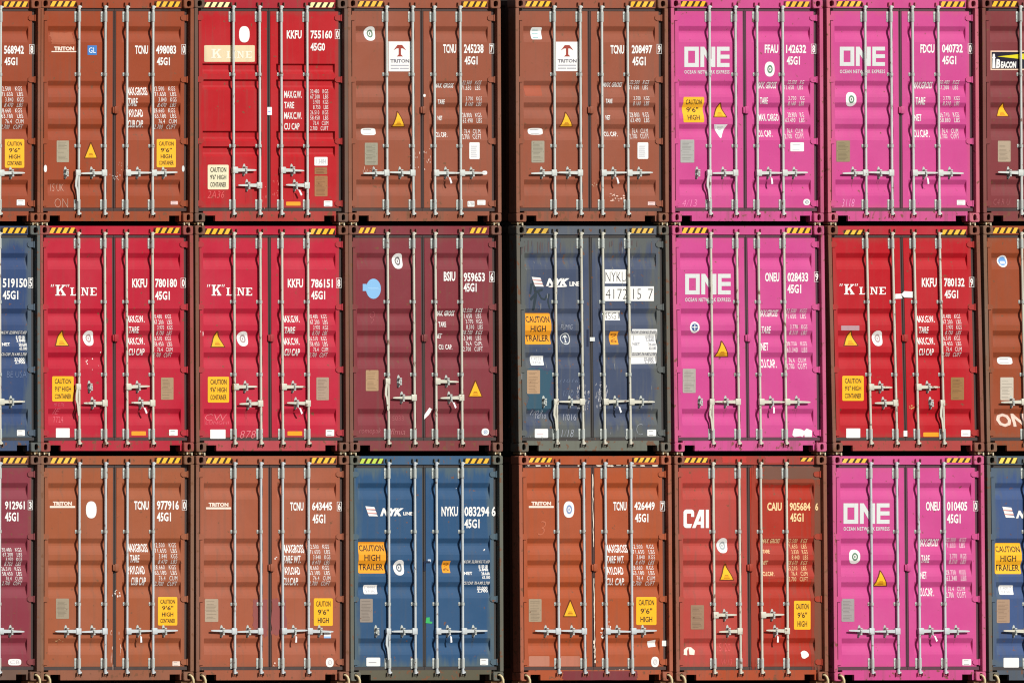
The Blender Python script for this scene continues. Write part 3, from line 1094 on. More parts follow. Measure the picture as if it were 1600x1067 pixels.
c = Container(0, 1, '498083', 'brown container in the top tier numbered 498083 with small blue sticker and chalk ON', BROWN, hang=(0,), seal=False)
c.triton(250, 217, 343, 236, 238, 238, 355, 243)
c.sticker(405, 212, 448, 256, side=-1, base=ink('sticker_blue', (66, 124, 190), .1), print_c=(240, 244, 250), p=20, txt=['GL'])
c.number([('TCNU', 625, 212, 685, 252), ('498083', 722, 212, 815, 252), ('[0', 840, 207, 860, 253), ('45G1', 726, 267, 786, 304)])
c.weights([('MAX.GROSS', 590, 405, 685, 443), ('TARE', 593, 455, 637, 493), ('PAYLOAD', 592, 507, 665, 543), ('CUB.CAP.', 592, 557, 665, 592)], KV3, (718, 817), (402, 604))
c.plate(262, 652, 319, 752, (172, 160, 136))
c.tri(388, 658, 452, 735)
c.sign(['CAUTION', "9'6\"", 'HIGH', 'CONTAINER'], 725, 645, 814, 776)
c.sticker(203, 765, 217, 798, side=-1, p=2.4, lines=0, name='small_disc')
c.sticker(842, 768, 854, 796, side=1, p=2.4, lines=0, base=WHITE2, name='small_disc')
c.sticker(790, 932, 823, 948, side=1, base=ink('faded_sticker', (232, 196, 190), .3))
c.chalk('ON', 252, 920, 314, 962, bold=-0.022, shear=0, mat=ink('faint_chalk', (196, 148, 128), .3))
c.chalk('15 UK', 237, 852, 300, 886, mat=ink('faint_chalk', (196, 148, 128), .3))
c.scuffs(505, 800, 560, 830, 14, -1, seed=4)
c.scuffs(538, 740, 565, 800, 6, 1, (226, 190, 160), seed=4)
c.patch(c.fit(blot(5, .1), 236, 152, 345, 208), (178, 96, 66), -1)

c = Container(0, 2, '755160', 'bright red container in the top tier with cream logo board, numbered 755160', (191, 27, 35), frame=(112, 84, 70), sill=(178, 62, 54),
              header=(176, 40, 52), grooves='B', double=(271.5, 296.0), haz={-1: {'mat': HAZ_P, 'n': 4, 'v0': 5, 'v1': 13}, 1: {'mat': HAZ_P, 'v0': 5, 'v1': 13}}, joint=False)
c.oval(247, 123, 296, 198)
c.k_logo(118, 228, 165, 270, 188, 238, 305, 270, quotes=False, board=(86, 211, 320, 288), mat=ink('cream_letter', (246, 232, 210), .2))
c.number([('KKFU', 468, 142, 537, 181), ('755160', 578, 142, 678, 181), ('[0', 691, 137, 713, 182), ('45G0', 578, 200, 645, 237)])
c.weights([('MAX.G.W.', 456, 422, 537, 455), ('TARE', 456, 473, 502, 503), ('MAX.C.W.', 456, 520, 537, 553), ('CU CAP', 456, 571, 527, 602)], KV2, (577, 660), (415, 610))
c.sign(['CAUTION', "9'6\" HIGH", 'CONTAINER'], 102, 764, 199, 878, base=ink('caution_cream', (230, 220, 184), .2), side=-1)
c.sticker(596, 728, 657, 768, txt=['1 3484'], print_c=(190, 190, 196))
c.plate(597, 775, 655, 808, (160, 112, 76), side=1)
c.plate(597, 815, 657, 910, (166, 118, 80), side=1)
c.sticker(640, 930, 679, 957)
c.sticker(465, 935, 532, 953, base=CAUTO, lines=0, name='tape_strip')
c.sticker(378, 497, 399, 534, side=1, base=SEALW, print_c=(80, 140, 210), p=12, lines=1, name='joint_sticker')
c.chalk('2A36', 100, 885, 178, 918, mat=ink('red_chalk', (222, 96, 96), .2))
c.scuffs(395, 830, 430, 905, 10, 1, (222, 110, 104), size=(4, 20))
c.scuffs(355, 850, 380, 960, 6, -1, (226, 120, 112), size=(3, 18))

c = Container(0, 3, '245238', 'brown container left of the dark gap, top tier, with white sign and number 245238', BROWN2, haz={-1: {'n': 4}, 1: {'n': 4}})
c.oval(120, 124, 172, 190, ring=(110, 134, 110))
c.triton_sign(228, 194, 332, 332)
c.number([('TCNU', 481, 206, 541, 248), ('245238', 577, 206, 668, 248), ('[7', 694, 204, 716, 249), ('45G1', 580, 262, 640, 301)])
YV = [(375, 393), (398, 418), (449, 467), (473, 492), (524, 545), (549, 570), (599, 620), (623, 645)]
c.weights([('MAX. GROSS', 448, 387, 535, 408), ('TARE', 456, 462, 488, 484), ('NET', 456, 538, 478, 558), ('CU. CAP.', 450, 613, 503, 636)], KV, (572, 660), YV)
c.tri(243, 514, 307, 590)
c.sticker(107, 594, 175, 627, side=-1, p=4)
c.plate(118, 662, 178, 765, (160, 154, 134))
c.sticker(602, 660, 650, 738, lines=6, print_c=(206, 206, 208))
c.sticker(594, 932, 626, 958, txt=['1/20'])
c.sticker(639, 927, 677, 950)
c.scuffs(100, 765, 165, 795, 9, -1, (214, 178, 160), size=(3, 26), seed=2)
c.scuffs(322, 690, 372, 800, 14, -1, (232, 200, 184), size=(5, 16), seed=3)
c.scuffs(390, 680, 424, 800, 12, 1, (232, 200, 184), size=(5, 16), seed=3)
c.sticker(389, 437, 400, 450, side=1, p=3, lines=0, name='small_disc')
c.sticker(662, 792, 685, 810, side=1, p=3, lines=0, name='tape_scrap')

c = Container(0, 4, '208497', 'brown container right of the dark gap, top tier, with white sign and number 208497', BROWN2)
c.sticker(151, 128, 201, 184, side=-1, lines=3, print_c=(150, 190, 190), p=6)
c.triton_sign(262, 195, 366, 331)
c.number([('TCNU', 515, 210, 578, 251), ('208497', 613, 210, 708, 250), ('[9', 729, 206, 751, 251), ('45G1', 616, 264, 678, 305)])
YV4 = [(a - 2, b - 2) for a, b in YV]
c.weights([('MAX. GROSS', 487, 383, 573, 404), ('TARE', 493, 459, 524, 480), ('NET', 493, 535, 515, 556), ('CU. CAP.', 489, 611, 551, 633)], KV, (608, 695), YV4)
c.patch(c.fit(roundrect(8), 120, 396, 200, 446), (174, 82, 50), -1)
c.tri(279, 518, 344, 590)
c.sticker(139, 594, 208, 625, side=-1, p=4)
c.plate(149, 653, 209, 754, (166, 158, 138))
c.sticker(640, 660, 690, 737, lines=6, print_c=(206, 206, 208))
c.sticker(688, 935, 722, 951, base=ink('faded_sticker', (232, 196, 190), .3))
c.scuffs(510, 895, 572, 930, 16, 1, (226, 190, 172), size=(16, 8), seed=5)
c.scuffs(425, 845, 455, 862, 8, 1, (216, 190, 160), size=(6, 8), seed=6)

def pink(row, col, num, label, logo, nums, labels, vals, xv, yv, **kw):
    c = Container(row, col, num, label, PINK, frame=kw.pop('frame', (206, 90, 132)), header=(210, 79, 142), wear=0.22, streak=0.16, fade=0.14, grime=(0.38, 0.14, 0.18), **kw)
    c.one_logo(*logo)
    c.number(nums)
    c.weights(labels, vals, xv, yv)
    return c

PV = ['32.500 KG', '71.650 LBS', '3.700 KG', '8.160 LBS', '28.800 KG', '63.490 LBS', '76.4 CU.M', '2.700 CU.FT']
c = pink(0, 5, '142632', 'pink container in the top tier with yellow caution sign and an inverted white triangle',
         (116, 218, 325, 312, 327, 341), [('FFAU', 488, 208, 551, 248), ('142632', 587, 208, 680, 248), ('[8', 703, 205, 726, 250), ('45G1', 590, 262, 651, 302)],
         [('MAX. GROSS', 458, 380, 548, 412), ('TARE', 466, 452, 503, 483), ('MAX. CARGO', 462, 528, 553, 562), ('CU. CAP.', 460, 604, 527, 635)], PV, (584, 672), YV4, hang=(0,))
c.oval(488, 287, 534, 356, side=1, ring=(100, 134, 110))
c.sign(['CAUTION', "9'6\"", 'HIGH'], 112, 450, 208, 568, side=-1)
c.tri(250, 475, 316, 545)
c.tri(254, 577, 317, 640, base=WHITE, inverted=True)
c.plate(98, 648, 162, 754, (176, 174, 168))
c.sticker(607, 660, 670, 702, print_c=(200, 200, 206))
c.oval(667, 922, 698, 951, side=1, ring=(160, 160, 170))
c.chalk('4/13', 105, 925, 175, 957, mat=ink('pink_chalk', (238, 130, 180), .2))
c.scuffs(300, 960, 315, 1000, 2, -1, size=(4, 30), seed=8)

c = pink(0, 6, '040732', 'pink container in the top tier, without caution sign or triangle, numbered 040732',
         (95, 218, 304, 307, 325, 339), [('FDCU', 468, 206, 533, 247), ('040732', 568, 206, 664, 246), ('[0', 688, 204, 709, 249), ('45G1', 569, 260, 634, 300)],
         [('MAX.GROSS', 440, 380, 528, 412), ('TARE', 446, 451, 491, 486), ('NET', 441, 530, 475, 562), ('CU.CAP.', 439, 602, 514, 637)],
         ['30.480 KGS', '67.200 LBS', '3.770 KGS', '8.310 LBS', '26.710 KGS', '58.880 LBS', '76.4 CUM', '2.700 CUFT'], (560, 650), YV4, frame=(206, 104, 122))
c.oval(123, 428, 172, 494, ring=(100, 134, 110))
c.plate(79, 652, 142, 750, (152, 136, 104))
c.sticker(637, 927, 676, 950)
c.chalk('3118', 103, 922, 163, 958, mat=ink('pale_pink_chalk', (240, 150, 196), .2))

c = Container(0, 7, '', 'maroon container at the top right corner with a black and yellow BEACON sign', (133, 58, 61))
lay = [(c.fit(rects((0, 0, 1, 1)), 793, 236, 1006, 326), 0, 0.001),
       (c.fit(rects((0, 0, 1, 1)), 798, 242, 1001, 320), 1, 0.002),
       (c.fit([[(0, .50), (1, 1), (1, .0)]], 824, 244, 1001, 282), 2, 0.003),
       (c.fit([[(.05, 0), (.95, 0), (.85, .68), (1, .74), (.85, .80), (.78, 1), (.22, 1), (.15, .80), (0, .74), (.15, .68)]], 800, 251, 816, 317), 3, 0.003),
       (c.txt('B', 818, 275, 838, 317, bold=0.05, shear=.1) + c.txt('EACON', 840, 286, 912, 317, bold=0.05, shear=.1), 3, 0.0032)]
c.put('lessor_sign', lay, [ink('sign_border', (232, 196, 168), .1), ink('sign_navy', (34, 28, 44), .05), ink('beam_yellow', (222, 208, 30), .1), WHITE], -1)
c.tri(820, 475, 882, 541)
c.plate(827, 653, 886, 750, (180, 160, 136))
c.chalk('C4 R U', 806, 922, 884, 950, mat=ink('maroon_chalk', (164, 90, 92), .3))

# ---- middle tier ---------------------------------------------------------------------------------------------
c = Container(1, 0, '519150', 'blue container cut off at the left edge, middle tier, with 519150 on its door', (54, 76, 118), frame=(98, 102, 98), header=(66, 76, 110), streak=.35, wear=.5, border=((92, 104, 108), 0.09, 0.75))
c.number([('519150', 12, 248, 124, 291), ('[5', 128, 245, 150, 292), ('45G1', 12, 305, 83, 345)])
def nyk_block(c, x0, y0, x1, y1, mat=WHITE, side=1, base=None):
    """the carrier's block of weight lines"""
    rows = [('M.G.W. 32.500 KG 71.650', 0, 1), ('8.150 LB', .62, .97), ('3.840', .62, .97), ('NET', .02, .34), ('28.660', .68, 1), ('63.180', .70, 1), ('CU.CAP. 76.4 M3 2.700', 0, 1), ('32.000', .56, .96), ('2.700', .56, .96)]
    ys = [.0, .15, .25, .37, .38, .50, .68, .84, .93]
    polys = []
    for (t, a, b), v in zip(rows, ys):
        polys += c.txt(t, x0 + (x1 - x0) * a, y0 + (y1 - y0) * v, x0 + (x1 - x0) * b, y0 + (y1 - y0) * (v + .10), bold=0.03)
    c.put('weight_table', [(polys, 0, 0.0016 if base is None else 0.003)], [mat], side)
nyk_block(c, 8, 488, 123, 634)
c.chalk('BE USA', 30, 672, 120, 700, 1, shear=.1, mat=ink('grey_chalk', (104, 120, 152), .2))
c.sticker(77, 940, 113, 967)

def kline(row, col, num, label, color, kl, nums, labels, xv, yv=(413, 613), **kw):
    c = Container(row, col, num, label, color, **kw)
    c.k_logo(*kl)
    c.number(nums)
    c.weights(labels, KV2, xv, yv)
    return c

c = kline(1, 1, '780180', 'crimson container with yellow triangle left of an oval plate, numbered 780180, middle tier', (193, 27, 53), (252, 278, 300, 327, 320, 290, 440, 327),
          [('KKFU', 603, 250, 672, 291), ('780180', 708, 250, 808, 290), ('[0', 825, 247, 848, 291), ('45G1', 708, 307, 775, 347)],
          [('MAX.G.W.', 582, 418, 662, 450), ('TARE', 588, 468, 635, 498), ('MAX.C.W.', 582, 519, 662, 551), ('CU CAP', 588, 568, 660, 600)], (705, 787),
          frame=(156, 78, 70), double=(252.5, 278.0), hang=(0,), streak=.15)
c.tri(250, 484, 318, 558)
c.oval(385, 487, 432, 556, ring=(186, 150, 150))
c.sign(['CAUTION', "9'6\" HIGH", 'CONTAINER'], 238, 695, 336, 810, side=-1)
c.plate(735, 701, 792, 802, (170, 142, 110), side=1)
c.sticker(255, 932, 318, 975, side=-1, lines=0, p=16)
c.sticker(772, 938, 811, 966)
c.sticker(600, 946, 666, 965, base=CAUTO, lines=0, name='tape_strip')
c.sticker(517, 513, 529, 532, side=1, base=CAUTO, lines=0, p=3, name='small_disc')
c.scuffs(378, 580, 466, 662, 8, -1, size=(6, 10), seed=3)
c.chalk('MF IE 776', 245, 818, 292, 832, mat=ink('red_chalk', (222, 96, 110), .2))
c.chalk('IE', 246, 842, 275, 868, mat=ink('red_chalk', (222, 96, 110), .2))
c.chalk('7724', 246, 878, 292, 906, mat=ink('red_chalk', (222, 96, 110), .2))

c = kline(1, 2, '786151', 'crimson container between a crimson and a maroon one, middle tier, numbered 786151', (197, 35, 61), (118, 278, 162, 327, 185, 291, 303, 327),
          [('KKFU', 466, 251, 536, 291), ('786151', 573, 251, 672, 292), ('[8', 687, 247, 711, 292), ('45G1', 573, 306, 637, 345)],
          [('MAX.G.W.', 444, 418, 523, 450), ('TARE', 452, 470, 500, 500), ('MAX.C.W.', 444, 520, 523, 552), ('CU CAP', 452, 569, 522, 602)], (570, 650),
          frame=(128, 84, 66), sill=(186, 72, 78), double=(252.5, 278.5), streak=.15, haz={-1: {'v0': 5, 'v1': 13.5}, 1: {'v0': 5, 'v1': 13.5}})
c.tri(112, 488, 181, 564)
c.oval(240, 490, 290, 558, ring=(176, 150, 150))
c.sign(['CAUTION', "9'6\" HIGH", 'CONTAINER'], 101, 697, 198, 815, side=-1)
c.plate(597, 700, 654, 804, (176, 150, 130), side=1)
c.sticker(112, 938, 182, 980, side=-1, lines=0, p=14)
c.sticker(640, 938, 678, 968)
c.sticker(465, 946, 532, 966, base=CAUTO, lines=0, name='tape_strip')
c.chalk('CW', 95, 868, 195, 898, bold=-.025, mat=ink('red_chalk2', (226, 130, 136), .2))
c.chalk('878', 247, 943, 320, 978, bold=-.02, mat=ink('red_chalk2', (226, 130, 136), .2))
c.chalk('LUNGHI', 90, 900, 200, 914, mat=ink('red_chalk', (222, 96, 110), .2))
c.scuffs(66, 470, 78, 505, 2, -1, (236, 200, 196), size=(6, 24))
c.scuffs(275, 985, 312, 1002, 6, -1, (224, 150, 120), size=(10, 5))

c = Container(1, 3, '959653', 'maroon container left of the dark gap with a round light blue sticker, numbered 959653', (135, 53, 61), frame=(126, 84, 70), double=(243.8, 269.5), hang=(0,),
              haz={-1: {'n': 3, 'len': .28, 'dark': ink('stripe_maroon', (96, 40, 44), .1)}, 1: {'n': 3, 'len': .28, 'x0': .74, 'dark': ink('stripe_maroon', (96, 40, 44), .1)}})
c.oval(247, 134, 294, 205, ring=(120, 110, 110))
c.put('round_sticker', [(c.fit(oval(28), 122, 250, 190, 342), 0, 0.0015), (c.fit(rects((0, 0, 1, 1)), 107, 274, 124, 306), 0, 0.0018),
                        (c.fit(rects((0, .55, .9, .7), (.1, .2, 1, .35)), 130, 286, 184, 304), 1, 0.003)], [ink('sticker_sky_blue', (136, 186, 226), .15), ink('sticker_pale', (164, 204, 234), .1)], -1)
c.number([('BSIU', 477, 218, 530, 261), ('959653', 568, 222, 665, 264), ('[6', 685, 217, 708, 266), ('45G1', 568, 270, 627, 310)])
c.weights([('MAX. GROSS', 446, 396, 531, 420), ('TARE', 454, 447, 488, 470), ('NET', 447, 500, 475, 522), ('CU. CAP.', 454, 550, 516, 573)],
          ['32.500 KGS', '71.650 LBS', '3.770 KGS', '8.310 LBS', '28.730 KGS', '63.340 LBS', '76.4 CUM.', '2.700 CUFT'], (566, 655), (385, 586))
c.plate(121, 667, 179, 762, (182, 148, 112))
c.tri(588, 712, 655, 790, side=1)
c.oval(650, 933, 684, 965, side=1, ring=(150, 170, 200), name='round_sticker')
c.put('torn_tag', [(c.fit([[(0, 0), (.05, .40), (.62, 1), (1, .86), (.55, .38)]], 387, 838, 426, 892), 0, 0.002)], [WHITE], 1)
c.chalk('romopak', 90, 932, 190, 962, mat=ink('maroon_chalk', (176, 104, 106), .3))
c.chalk('flmia', 235, 935, 300, 962, mat=ink('maroon_chalk', (176, 104, 106), .3))
c.chalk('5033', 245, 876, 300, 898, mat=ink('maroon_chalk2', (164, 86, 90), .3))
c.chalk('9', 145, 400, 168, 455, mat=ink('maroon_chalk2', (164, 86, 90), .3), bold=-.03)
c.scuffs(38, 860, 52, 885, 2, -1, size=(4, 16), seed=9)

c = Container(1, 4, '417215', 'weathered grey-blue container right of the dark gap with white number stickers 4172157', (70, 81, 106), frame=(108, 102, 90), sill=(112, 114, 102),
              header=(92, 98, 108), wear=.6, streak=.75, fade=.28, hang=(0,), grime=(0.125, 0.125, 0.11), border=((100, 103, 98), 0.17, 0.9),
              haz={-1: {'n': 3, 'len': .36, 'v0': 4.5, 'v1': 12.5, 'mat': ink('hazard_worn', (222, 178, 60), .5)}, 1: {'n': 4, 'len': .38, 'v0': 4, 'v1': 12, 'mat': ink('hazard_worn', (222, 178, 60), .5)}}, joint=False)
rd = random.Random(11)
for (xa, xb, sd) in ((100, 400, -1), (440, 730, 1)):
    st = []
    for i in range(11):
        x = xa + rd.random() * (xb - xa)
        st += c.fit(ragged(rd.random(), 12, .4), x, 70 + rd.random() * 8, x + 3 + rd.random() * 6, 95 + rd.random() * 55)
    c.put('rust_streaks', [(st, 0, 0.0014)], [ink('rust_run', (92, 78, 78), .4)], sd)
c.patch(c.fit(blot(21, .16), 130, 662, 236, 850), (58, 92, 110), -1)
c.nyk_logo(147, 241, 203, 288, 213, 248, 320, 284, 320, 263, 366, 284, ghost=True)
dk = ink('black_spray', (46, 58, 66), .2)
st = []
for pts, w in (([(.18, 1), (.30, .55), (.18, 0)], .13), ([(.05, .35), (.35, .62), (.62, .70)], .10), ([(.40, .62), (.55, .40), (.72, .36), (.80, .5)], .07), ([(.92, .55), (.86, .30), (.94, .05)], .07), ([(.10, .9), (.04, .55)], .10)):
    st += [[(u, v) for u, v in p] for p in stroke(pts, w)]
c.put('spray_paint', [(c.fit(st, 138, 258, 236, 394), 0, 0.0013)], [dk], -1)
def label_strip(c, t, x0, y0, x1, y1):
    lay = [(c.fit(rects((0, 0, 1, 1)), x0, y0, x1, y1), 0, 0.0015)]
    for tt, a, b in t:
        lay.append((c.txt(tt, x0 + (x1 - x0) * a, y0 + (y1 - y0) * .17, x0 + (x1 - x0) * b, y1 - (y1 - y0) * .13, bold=-0.018), 1, 0.003))
    return lay
for nm, lay in (('owner_code', label_strip(c, [('NYKU', .03, .97)], 482, 208, 583, 272)), ('serial_number', label_strip(c, [('4172', .02, .46), ('15', .58, .74), ('7', .88, .98)], 481, 285, 706, 352)), ('size_code', label_strip(c, [('45G1', .06, .96)], 480, 396, 555, 440))):
    c.put(nm, lay, [WHITE, BLACKI], 1)
c.sign(['CAUTION', 'HIGH', 'TRAILER'], 118, 407, 238, 550, base=CAUTO, side=-1, pad=.05)
c.put('round_emblem', [(c.fit(oval(28, .84), 284, 497, 329, 551), 0, 0.0015), (c.fit(TREE_T, 294, 506, 319, 542), 0, 0.0016)], [WHITE2], -1)
c.sticker(508, 490, 546, 551, base=CAUTO, print_c=(150, 90, 20), p=16, txt=['9', '6'])
lay = [(c.fit([[(0, 0), (1, .01), (1, .22), (.985, .30), (1, .46), (.99, .60), (1, 1), (.03, 1), (.0, .62), (.0, .3)]], 603, 480, 721, 639), 0, 0.0015)]
c.put('weight_board', lay, [WHITE], 1)
nyk_block(c, 608, 487, 716, 632, mat=ink('faint_print', (150, 150, 156), .1), base=1)
c.sticker(147, 602, 207, 645, side=-1, txt=['1 4226', 'YMK'], print_c=(176, 176, 182))
c.plate(127, 667, 186, 775, (186, 152, 118))
c.sticker(162, 935, 223, 976, side=-1, lines=1, print_c=(226, 200, 200))
c.sticker(676, 938, 716, 968)
gw = ink('grey_chalk2', (168, 172, 182), .3)
c.chalk('FUMIG', 280, 460, 335, 480, mat=gw)
c.chalk('(1016)', 275, 708, 372, 730, mat=ink('grey_chalk', (104, 116, 140), .2))
c.chalk('1/10', 290, 760, 338, 786, mat=ink('grey_chalk', (104, 116, 140), .2))
c.chalk('1/016', 295, 868, 356, 896, mat=gw)
c.chalk('1/18', 283, 938, 340, 972, mat=gw, bold=-.02)
c.chalk('1/03', 147, 850, 202, 872, mat=gw)
c.chalk('16/10', 170, 868, 220, 888, mat=gw)
c.chalk('C', 626, 912, 655, 962, 1, mat=gw, bold=-.035, shear=0)
c.scuffs(352, 725, 410, 840, 60, -1, (176, 176, 180), size=(5, 26), seed=3)
c.scuffs(436, 715, 492, 835, 60, 1, (176, 176, 180), size=(5, 26), seed=4)
c.scuffs(100, 80, 360, 980, 26, -1, (120, 122, 124), size=(4, 50), seed=14)
c.scuffs(440, 80, 720, 980, 26, 1, (120, 122, 124), size=(4, 50), seed=15)
c.put('joint_cover', [(c.fit(rects((0, 0, 1, 1)), 411, 517, 434, 535), 0, 0.012)], [WHITE2], 1)
c.put('joint_slot', [(c.fit(rects((0, 0, 1, 1)), 399, 482, 408, 560), 0, 0.002)], [ink('slot_navy', (38, 44, 66), .1)], -1)

c = pink(1, 5, '028433', 'pink container in the middle tier between a grey-blue and a red container, numbered 028433',
         (118, 228, 326, 322, 338, 353), [('ONEU', 483, 222, 548, 264), ('028433', 585, 222, 680, 264), ('[9', 707, 219, 731, 264), ('45G1', 585, 276, 648, 317)],
         [('MAX.GROSS', 460, 392, 547, 424), ('TARE', 467, 467, 510, 500), ('NET', 465, 542, 499, 578), ('CU.CAP.', 462, 617, 537, 657)],
         ['32.500 KGS', '71.650 LBS', '3.770 KGS', '8.310 LBS', '28.730 KGS', '63.340 LBS', '76.4 CU.M', '2.700 CU.FT'], (583, 676),
         [(387, 406), (411, 432), (460, 479), (486, 506), (537, 556), (563, 586), (612, 632), (637, 662)], hang=(0,))
c.put('round_emblem', [(c.fit(oval(28), 140, 446, 184, 498), 0, 0.0015), (c.fit(oval(24), 147, 455, 177, 489), 1, 0.0024), (c.fit(rects((.44, .1, .56, .9), (.1, .46, .44, .58), (.56, .46, .9, .58)), 147, 455, 177, 489), 0, 0.0035)],
      [WHITE, ink('emblem_blue', (62, 86, 138), .1)], -1)
c.tri(255, 532, 322, 607)
c.plate(107, 661, 166, 771, (178, 170, 160))
c.put('smudged_sticker', [(c.fit([[(0, .2), (.1, 0), (.4, .1), (.52, 0), (.60, .35), (.62, .0), (.98, .0), (1, .75), (.72, 1), (.6, .72), (.45, .9), (.1, 1), (.03, .7)]], 608, 933, 698, 972), 0, 0.0015)], [WHITE], 1)

c = kline(1, 6, '780132', 'red container with white tape across its door joint, middle tier, numbered 780132', (191, 23, 35), (113, 275, 160, 322, 182, 288, 303, 322),
          [('KKFU', 468, 247, 536, 288), ('780132', 570, 247, 663, 287), ('[9', 684, 243, 707, 289), ('45G1', 572, 302, 634, 340)],
          [('MAX.G.W.', 445, 419, 530, 450), ('TARE', 455, 469, 500, 499), ('MAX.C.W.', 446, 518, 530, 551), ('CU CAP', 456, 568, 523, 600)], (566, 650), (412, 611),
          frame=(140, 84, 66), sill=(176, 66, 62), header=(190, 40, 54), double=(252.8, 277.8), hang=(3,), streak=.15,
          haz={-1: {'n': 3, 'x0': -.93, 'len': .30, 'v0': 7, 'v1': 14}, 1: {'n': 4, 'v0': 6.5, 'v1': 14}})
c.put('white_tape', [(c.fit([[(0, .0), (.42, .05), (.38, .75), (.0, .70)]], 347, 310, 424, 342), 0, 0.002)], [WHITE], -1)
c.put('white_tape', [(c.fit([[(.32, .55), (.50, .18), (1, .14), (1, .92), (.50, .98)]], 347, 306, 424, 342), 0, 0.012)], [WHITE], 1)
c.sticker(100, 464, 183, 486, side=-1, base=ink('tape_grey', (178, 140, 146), .3), lines=0, p=16, name='tape_strip')
c.tri(110, 486, 180, 557)
c.oval(247, 487, 294, 557, ring=(186, 160, 160))
c.sign(['CAUTION', "9'6\" HIGH", 'CONTAINER'], 105, 693, 203, 807, side=-1)
c.plate(601, 700, 661, 803, (156, 116, 72), side=1)
c.sticker(123, 933, 187, 976, side=-1, lines=0, p=16)
c.sticker(648, 940, 690, 970, lines=1)
c.sticker(475, 951, 545, 971, base=CAUTO, lines=0, name='tape_strip')
c.sticker(385, 943, 402, 970, side=1, lines=0, p=12, name='tape_scrap')
c.scuffs(398, 825, 428, 845, 6, 1, (200, 150, 90), size=(16, 6))

c = Container(1, 7, '', 'brown container at the right edge of the middle tier with bold chalk ON', (158, 74, 40), frame=(134, 98, 76))
c.put('round_sticker', [(c.fit(oval(24), 818, 143, 865, 198), 0, 0.0015), (c.fit(oval(20), 824, 150, 859, 190), 1, 0.0024), (c.fit(rects((.2, .2, .8, .5)), 824, 150, 859, 190), 0, 0.0035)], [WHITE, ink('sticker_blue2', (110, 160, 214), .1)], -1)
c.sticker(819, 607, 888, 641, side=-1, p=4)
c.plate(827, 700, 887, 804, (206, 194, 176))
c.chalk('ON', 812, 864, 946, 926, bold=.035, shear=-.1, mat=ink('white_chalk', (224, 194, 176), .5))

# ---- bottom tier ---------------------------------------------------------------------------------------------
c = Container(2, 0, '912961', 'maroon container at the bottom left corner with 912961 on its cut-off right door', (139, 52, 66), frame=(124, 90, 74), sill=(112, 84, 70), header=(150, 92, 76))
c.number([('912961', 22, 240, 112, 278), ('[3', 126, 237, 148, 280), ('45G1', 22, 291, 83, 332)])
c.weights([], KV2, (12, 100), (452, 626))
c.sticker(37, 956, 96, 985, p=4, txt=['CB', ], print_c=(196, 190, 190))

def brown_low(col, num, label, color, tr, nums, labels, xv, yv, **kw):
    c = Container(2, col, num, label, color, **kw)
    c.triton(*tr)
    c.number(nums)
    c.weights(labels, KV3, xv, yv)
    return c

c = brown_low(1, '977916', 'orange-brown container in the bottom tier with four-line caution sign, numbered 977916', (166, 90, 56), (240, 242, 326, 260, 226, 262, 341, 271),
              [('TCNU', 609, 240, 675, 280), ('977916', 712, 238, 812, 280), ('[0', 826, 236, 848, 281), ('45G1', 712, 291, 776, 332)],
              [('MAXGROSS', 582, 433, 674, 472), ('TARE', 590, 484, 633, 518), ('PAYLOAD', 585, 534, 661, 572), ('CUB CAP', 596, 585, 662, 622)], (705, 805), (430, 630),
              frame=(138, 96, 72), sill=(150, 92, 66))
c.oval(390, 241, 438, 318)
c.plate(254, 682, 313, 774, (160, 146, 124))
c.sign(['CAUTION', "9'6\"", 'HIGH', 'CONTAINER'], 717, 675, 805, 804)
c.sticker(783, 967, 817, 988, base=ink('faded_sticker', (232, 206, 190), .3))
c.scuffs(498, 820, 512, 985, 7, -1, (228, 196, 176), size=(3, 40), seed=3)
c.scuffs(535, 820, 550, 985, 7, 1, (228, 196, 176), size=(3, 40), seed=5)
c.scuffs(508, 640, 542, 672, 9, 1, size=(10, 14), seed=6)
c.scuffs(250, 865, 300, 878, 5, -1, (206, 160, 110), size=(12, 6), seed=6)

c = brown_low(2, '643445', 'orange-brown container in the bottom tier with a faded purplish patch at its door joint', (169, 92, 64), (104, 247, 194, 265, 92, 268, 206, 277),
              [('TCNU', 474, 245, 535, 284), ('643445', 574, 244, 665, 282), ('[6', 687, 243, 708, 285), ('45G1', 576, 300, 634, 341)],
              [('MAXGROSS', 445, 437, 540, 476), ('TARE WT.', 442, 487, 525, 522), ('PAYLOAD', 444, 538, 523, 574), ('CU.CAP.', 440, 587, 514, 622)], (564, 657), (437, 628), frame=(140, 92, 70))
c.patch(c.fit(blot(31, .14), 306, 690, 372, 850), (154, 84, 80), -1)
c.patch(c.fit(blot(32, .14), 390, 690, 456, 850), (154, 84, 80), 1)
c.plate(87, 684, 148, 788, (178, 158, 134))
c.sign(['CAUTION', "9'6\"", 'HIGH'], 582, 681, 668, 806)
c.oval(637, 951, 672, 993, side=1, ring=(206, 200, 200), name='round_sticker')
c.put('torn_sticker', [(c.fit(rects((0, .3, 1, 1)), 628, 834, 660, 862), 0, 0.0015), (c.fit(rects((0, 0, 1, .3)), 628, 834, 660, 862), 1, 0.0017)], [WHITE, ink('sticker_blue3', (150, 190, 230), .1)], 1)
c.scuffs(396, 490, 410, 510, 2, 1, size=(12, 6), seed=6)
c.scuffs(394, 960, 408, 985, 3, 1, (240, 214, 196), size=(8, 10), seed=7)

